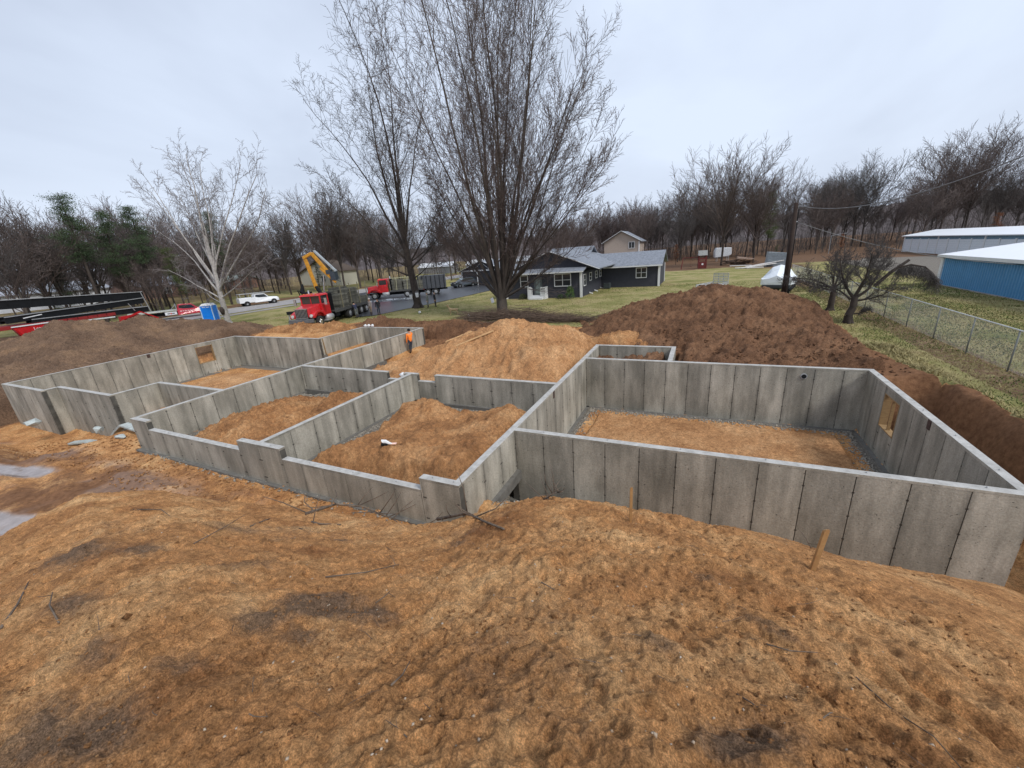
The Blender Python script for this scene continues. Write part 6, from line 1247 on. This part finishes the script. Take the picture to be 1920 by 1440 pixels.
person((-32.9, 33.6, 0), R_(-100), 'person in a pale dusty shirt beside the crane truck tail', lt, mat('khaki', (.30, .24, .17), .9), None, {}, mat('pale_cap', (.6, .55, .5), .8))
person((-33.0, 31.6, 0), R_(150), 'person in a navy top bending over the crane truck deck with arms forward', nv, mat('grey_work_trousers', (.14, .15, .14), .9), None,
       dict(wst=(.10, 0, 1.12), chs=(.30, 0, 1.27), nek=(.42, 0, 1.38), hdl=(.50, 0, 1.44), hdt=(.56, 0, 1.56), shol=(.32, .19, 1.33), shor=(.32, -.19, 1.33), elbl=(.45, .24, 1.10), elbr=(.45, -.24, 1.10), wril=(.62, .2, 1.08), wrir=(.62, -.2, 1.08), hndl=(.69, .19, 1.08), hndr=(.69, -.19, 1.08)))
person((-28.85, 38.6, 0), R_(200), 'person in grey camouflage standing against the right side of the tall dark trunk', gy, gy, None, {}, gy)
person((-28.25, 39.2, 0), R_(20), 'person in black right behind the one in grey camouflage', bk, bk, None, {})

# ------------------------------------------------------------------ stakes, sticks, debris
M_STAKE = mat('weathered_stake_wood', (.30, .15, .055), .85, scale=8, col2=(.42, .25, .10))
def stake(x, y, h, lean, w, label, rot=.4):
    z = gz(x, y); t = MB(); s = w / 2; top = [(lean[0] * h + a, lean[1] * h + b, h) for a, b in ((-s, -s * .5), (s, -s * .5), (s, s * .5), (-s, s * .5))]; bot = [(a, b, -.15) for a, b in ((-s, -s * .5), (s, -s * .5), (s, s * .5), (-s, s * .5))]
    t.hexa(bot + top); t.hexa([(p[0] * 1, p[1], p[2]) for p in top] + [(top[0][0] + s * .5, top[0][1], h + .025), (top[1][0] - s * .3, top[1][1], h + .03), (top[2][0] - s * .3, top[2][1], h + .012), (top[3][0] + s * .5, top[3][1], h + .01)])
    o = t.build('survey_stake', M_STAKE, None, bevel=.003); o.location = (x, y, z); o.rotation_euler = (0, 0, rot); return tag(o, label, 'stake')
stake(-.64, 4.6, .50, (.0, .02), .036, 'thin upright wooden stake near the middle of the long front wall'); stake(1.30, 4.46, .52, (.10, -.06), .058, 'thick leaning wooden stake nearer the right side of the picture')
def twig(name, pts, r, label, m=M_STICK, side=4, seed=1, lift=.006, cat='stick', world=False):
    rg = random.Random(seed); P3 = [Vector((x, y, dz if world else gz(x, y) + lift + dz)) for x, y, dz in pts]; b = MB(); n = len(P3); b.tube(P3, [r * (1 - .6 * i / (n - 1)) for i in range(n)], 7)
    for k in range(side):
        i = rg.randint(0, n - 2); p = P3[i].lerp(P3[i + 1], rg.random()); d = (P3[i + 1] - P3[i]).normalized(); q = p + (d * .5 + Vector((rg.uniform(-1, 1), rg.uniform(-1, 1), rg.uniform(0, .8)))).normalized() * r * rg.uniform(7, 16); e = q + (q - p) * .6 + Vector((rg.uniform(-1, 1), rg.uniform(-1, 1), .2)) * r * 3
        b.tube([p, q, e], [r * .4, r * .28, r * .15], 5)
    return tag(b.build(name, m, None, True), label, cat)
twig('fallen_branch', [(-7.14, 4.47, .50), (-7.43, 4.97, .20), (-7.48, 5.42, .02), (-6.98, 5.74, -.14), (-6.6, 5.89, -.38), (-6.44, 6.09, -.62)], .036, 'long crooked forked branch lying before the low front wall', side=15, seed=2, cat='branch', world=True)
twig('fallen_branch', [(-6.6, 4.19, .0), (-6.4, 4.1, .02), (-6.18, 4.06, .02), (-5.72, 4.15, 0)], .026, 'short curved branch lying below the long forked one', side=1, seed=3, cat='branch')
twig('fallen_branch', [(-4.33, 5.17, .56), (-3.9, 5.11, .78), (-3.5, 5.0, 1.02), (-2.66, 4.2, 1.63), (-1.98, 3.55, 2.16)], .032, 'mossy bent branch at the outer corner of the foundation', side=7, seed=4, cat='branch', world=True)
twig('stick', [(-5.95, 6.55, -1.03), (-5.6, 6.58, -.80), (-5.33, 6.6, -.5)], .012, 'thin dark stick leaning on the wall at the outer corner', side=0, world=True)
twig('fallen_branch', [(-2.2, 5.4, .0), (-2.05, 5.5, .1), (-1.85, 5.4, .2)], .02, 'small rooty clump of twigs on the brow beside the deep front wall', side=14, seed=9, cat='twig clump')
ST_ = [([(-8.96, 2.58, 0), (-8.4, 2.75, .02), (-7.75, 2.62, 0)], .010, 'slim curved twig on the left of the mound, highest of the loose twigs'), ([(-5.47, 1.96, 0), (-6.5, 2.75, .03), (-7.4, 3.5, .03)], .008, 'long straight twig right of the slim curved one'), ([(-6.54, 3.12, 0), (-6.95, 3.6, .04), (-7.3, 3.95, .03)], .013, 'dark stubby stick on the upper middle of the mound'),
       ([(-3.34, 2.11, .01), (-3.0, 2.32, .02), (-2.97, 2.75, .01)], .009, 'dark bowed twig above the black soil patch'), ([(-5.86, .5, .01), (-6.48, .72, .03), (-7.11, .94, .02)], .014, 'long dark stick at the left edge of the picture'), ([(-4.95, .69, .01), (-5.45, .76, .02), (-5.89, .88, .02)], .009, 'short dark stick right of the left-edge stick'),
       ([(-1.37, 1.06, .01), (-1.44, 1.2, .02), (-1.49, 1.32, .03)], .006, 'short twig standing up in the middle foreground'), ([(-2.34, 1.84, .01), (-2.33, 1.93, .03), (-2.34, 2.01, .03)], .006, 'small twig poking from the black soil patch'), ([(1.02, 2.40, .0), (1.15, 2.25, .01), (1.22, 2.05, .01), (1.30, 1.80, 0)], .005, 'long thin root trailing down the right foreground gully'),
       ([(.53, 2.32, .01), (.67, 2.38, .02), (.85, 2.5, .01)], .005, 'thin dark root across the top of the right gully'), ([(-1.04, 2.41, .0), (-.94, 2.4, .01), (-.85, 2.38, .0)], .005, 'tiny dark twig in the open centre of the mound'), ([(1.56, 5.5, .0), (1.5, 5.55, .12), (1.42, 5.6, .22)], .008, 'pale bent reed behind the leaning stake'),
       ([(-6.02, 3.57, 0), (-5.6, 3.5, .01), (-5.22, 3.39, 0)], .008, 'small dark twig below the short curved branch'), ([(.67, 1.78, 0), (.73, 1.85, .01), (.79, 1.92, 0)], .004, 'short pale twig at the bottom right of centre'), ([(.32, 1.8, 0), (.37, 1.73, .01), (.41, 1.67, 0)], .005, 'short twig left of the long trailing root')]
def froot(rg):
    r_ = rg.uniform(1.3, 8); a = R_(rg.uniform(-90, 40)); x, y = r_ * math.sin(a), r_ * math.cos(a); return (x, y, gz(x, y) + .002)
debris('root_fibres', 'fine broken roots and straws in the foreground sand', 150, froot, M_STICK, 44, (.0014, .0035), (.05, .22), None, 'stuff')
for i, (p, r_, lb) in enumerate(ST_): twig('stick', p, r_, lb, side=1 if i % 2 else 0, seed=20 + i)
def chunk(loc, s, label, m, seed, cat='rubble', rz=0):
    import bmesh
    rg = random.Random(seed); bm = bmesh.new()
    for _ in range(22):
        v = Vector((rg.gauss(0, 1), rg.gauss(0, 1), rg.gauss(0, 1))).normalized() * rg.uniform(.75, 1.1); bm.verts.new((v.x * s[0], v.y * s[1], v.z * s[2]))
    bmesh.ops.convex_hull(bm, input=bm.verts); me = bpy.data.meshes.new('concrete_rubble'); bm.to_mesh(me); bm.free(); me.materials.append(m)
    o = bpy.data.objects.new('concrete_rubble', me); C.collection.objects.link(o); o.location = loc; o.rotation_euler = (rg.uniform(-.2, .2), rg.uniform(-.2, .2), rz); return tag(o, label, cat)
gc = mat('pale_rubble', (.30, .33, .31), .9, scale=5, col2=(.52, .56, .54), bump=.02)
chunk((-30.0, 6.5, -1.0), (.42, .3, .2), 'biggest pale block of rubble left of the foundation corner', gc, 1); chunk((-24.6, 7.1, -.95), (.22, .2, .17), 'pointed pale rubble lump in the middle of the dirt before the left wall', gc, 2); chunk((-22.4, 7.0, -.98), (.38, .2, .1), 'flat pale rubble slab close to the stepped wall corner', gc, 3)
def strip_slab(name, pts, w, label):
    b = MB(); P3 = [Vector(p) for p in pts]
    for i, p in enumerate(P3): P3[i] = Vector((p.x, p.y, gz(p.x, p.y) + p.z))
    for a_, c_ in zip(P3[:-1], P3[1:]): b.bar(a_, c_, w, .10)
    return tag(b.build(name, gc, None, bevel=.02), label, 'rubble')
strip_slab('concrete_spill', [(-28.2, 7.0, .1), (-27.2, 7.25, .18), (-26.2, 7.3, .24), (-25.2, 7.55, .42), (-24.4, 7.6, .40), (-23.3, 7.55, .28), (-21.5, 7.5, .22)], .34, 'ragged pale ridge of spilled concrete on the dirt before the left basement wall')
for i, (a_, c_, w) in enumerate([((-11.3, 17.0, 0), (-9.9, 18.6, 0), .09), ((-12.6, 18.0, 0), (-11.6, 19.2, 0), .09)]):
    z1 = float(f_orange(np.array([[a_[0]]]), np.array([[a_[1]]]))[0, 0]) + .16; z2 = float(f_orange(np.array([[c_[0]]]), np.array([[c_[1]]]))[0, 0]) + .16
    b = MB(); b.bar((a_[0], a_[1], z1), (c_[0], c_[1], z2), .10, .045); tag(b.build('loose_board', mat('fresh_lumber', (.55, .34, .16), .8), None), ['pale board lying on the face of the orange sand pile', 'pale board higher on the left shoulder of the orange sand pile'][i], 'board')
b = MB(); b.bar((-39.5, 13.5, .42), (-38.6, 14.0, .36), .16, .05); tag(b.build('loose_board', M_WOOD, None), 'short pale board at the near foot of the left topsoil pile', 'board')
t = empty('litter_bag', (-8.55, 8.35, .02), .3, 'crumpled white bag with a black bottom on the mound in the middle bay', 'bag'); v = MB(); v.tube([(-.16, 0, .02), (-.12, 0, .16), (0, .02, .14), (.16, 0, .07), (.32, -.03, .05)], [.06, .11, .09, .07, .03], 7); add(t, 'bag', v, M_WHITE); v = MB(); v.tube([(-.2, -.02, .02), (.12, -.02, .02)], [.08, .06], 7); add(t, 'black_lining', v, M_BLACK); v = MB(); v.bar((.2, 0, .05), (.5, .03, .04), .14, .02); add(t, 'flap', v, mat('pink_plastic', (.75, .5, .42), .6)); t.location.z = -.01; t.scale = (.68, .68, .68)
for i, (x, y, z, lb) in enumerate([(-25.6, 25.22, .34, 'white stone left of the far wall corner'), (-25.2, 25.2, .36, 'white stone in the middle of the three on the far wall corner'), (-24.8, 25.2, .36, 'white stone right of the three on the far wall corner'), (-13.0, 14.6, .0, 'white lump at the foot of the sand pile beside the notched wall'), (-26.6, 34.0, .12, 'white dome-shaped stone at the foot of the tall dark trunk'), (-19.3, 31.7, .12, 'pale stone at the left end of the brush pile')]):
    b = MB(); b.tube([(-.12, 0, -.08), (-.08, 0, .05), (.0, .02, .10), (.12, 0, .02)], [.08, .12, .11, .04], 8); o = b.build('white_stone', M_WHITE, None, True); o.location = (x, y, z); tag(o, lb, 'stone')
print('TRIS', sum(len(m.polygons) for m in bpy.data.meshes))
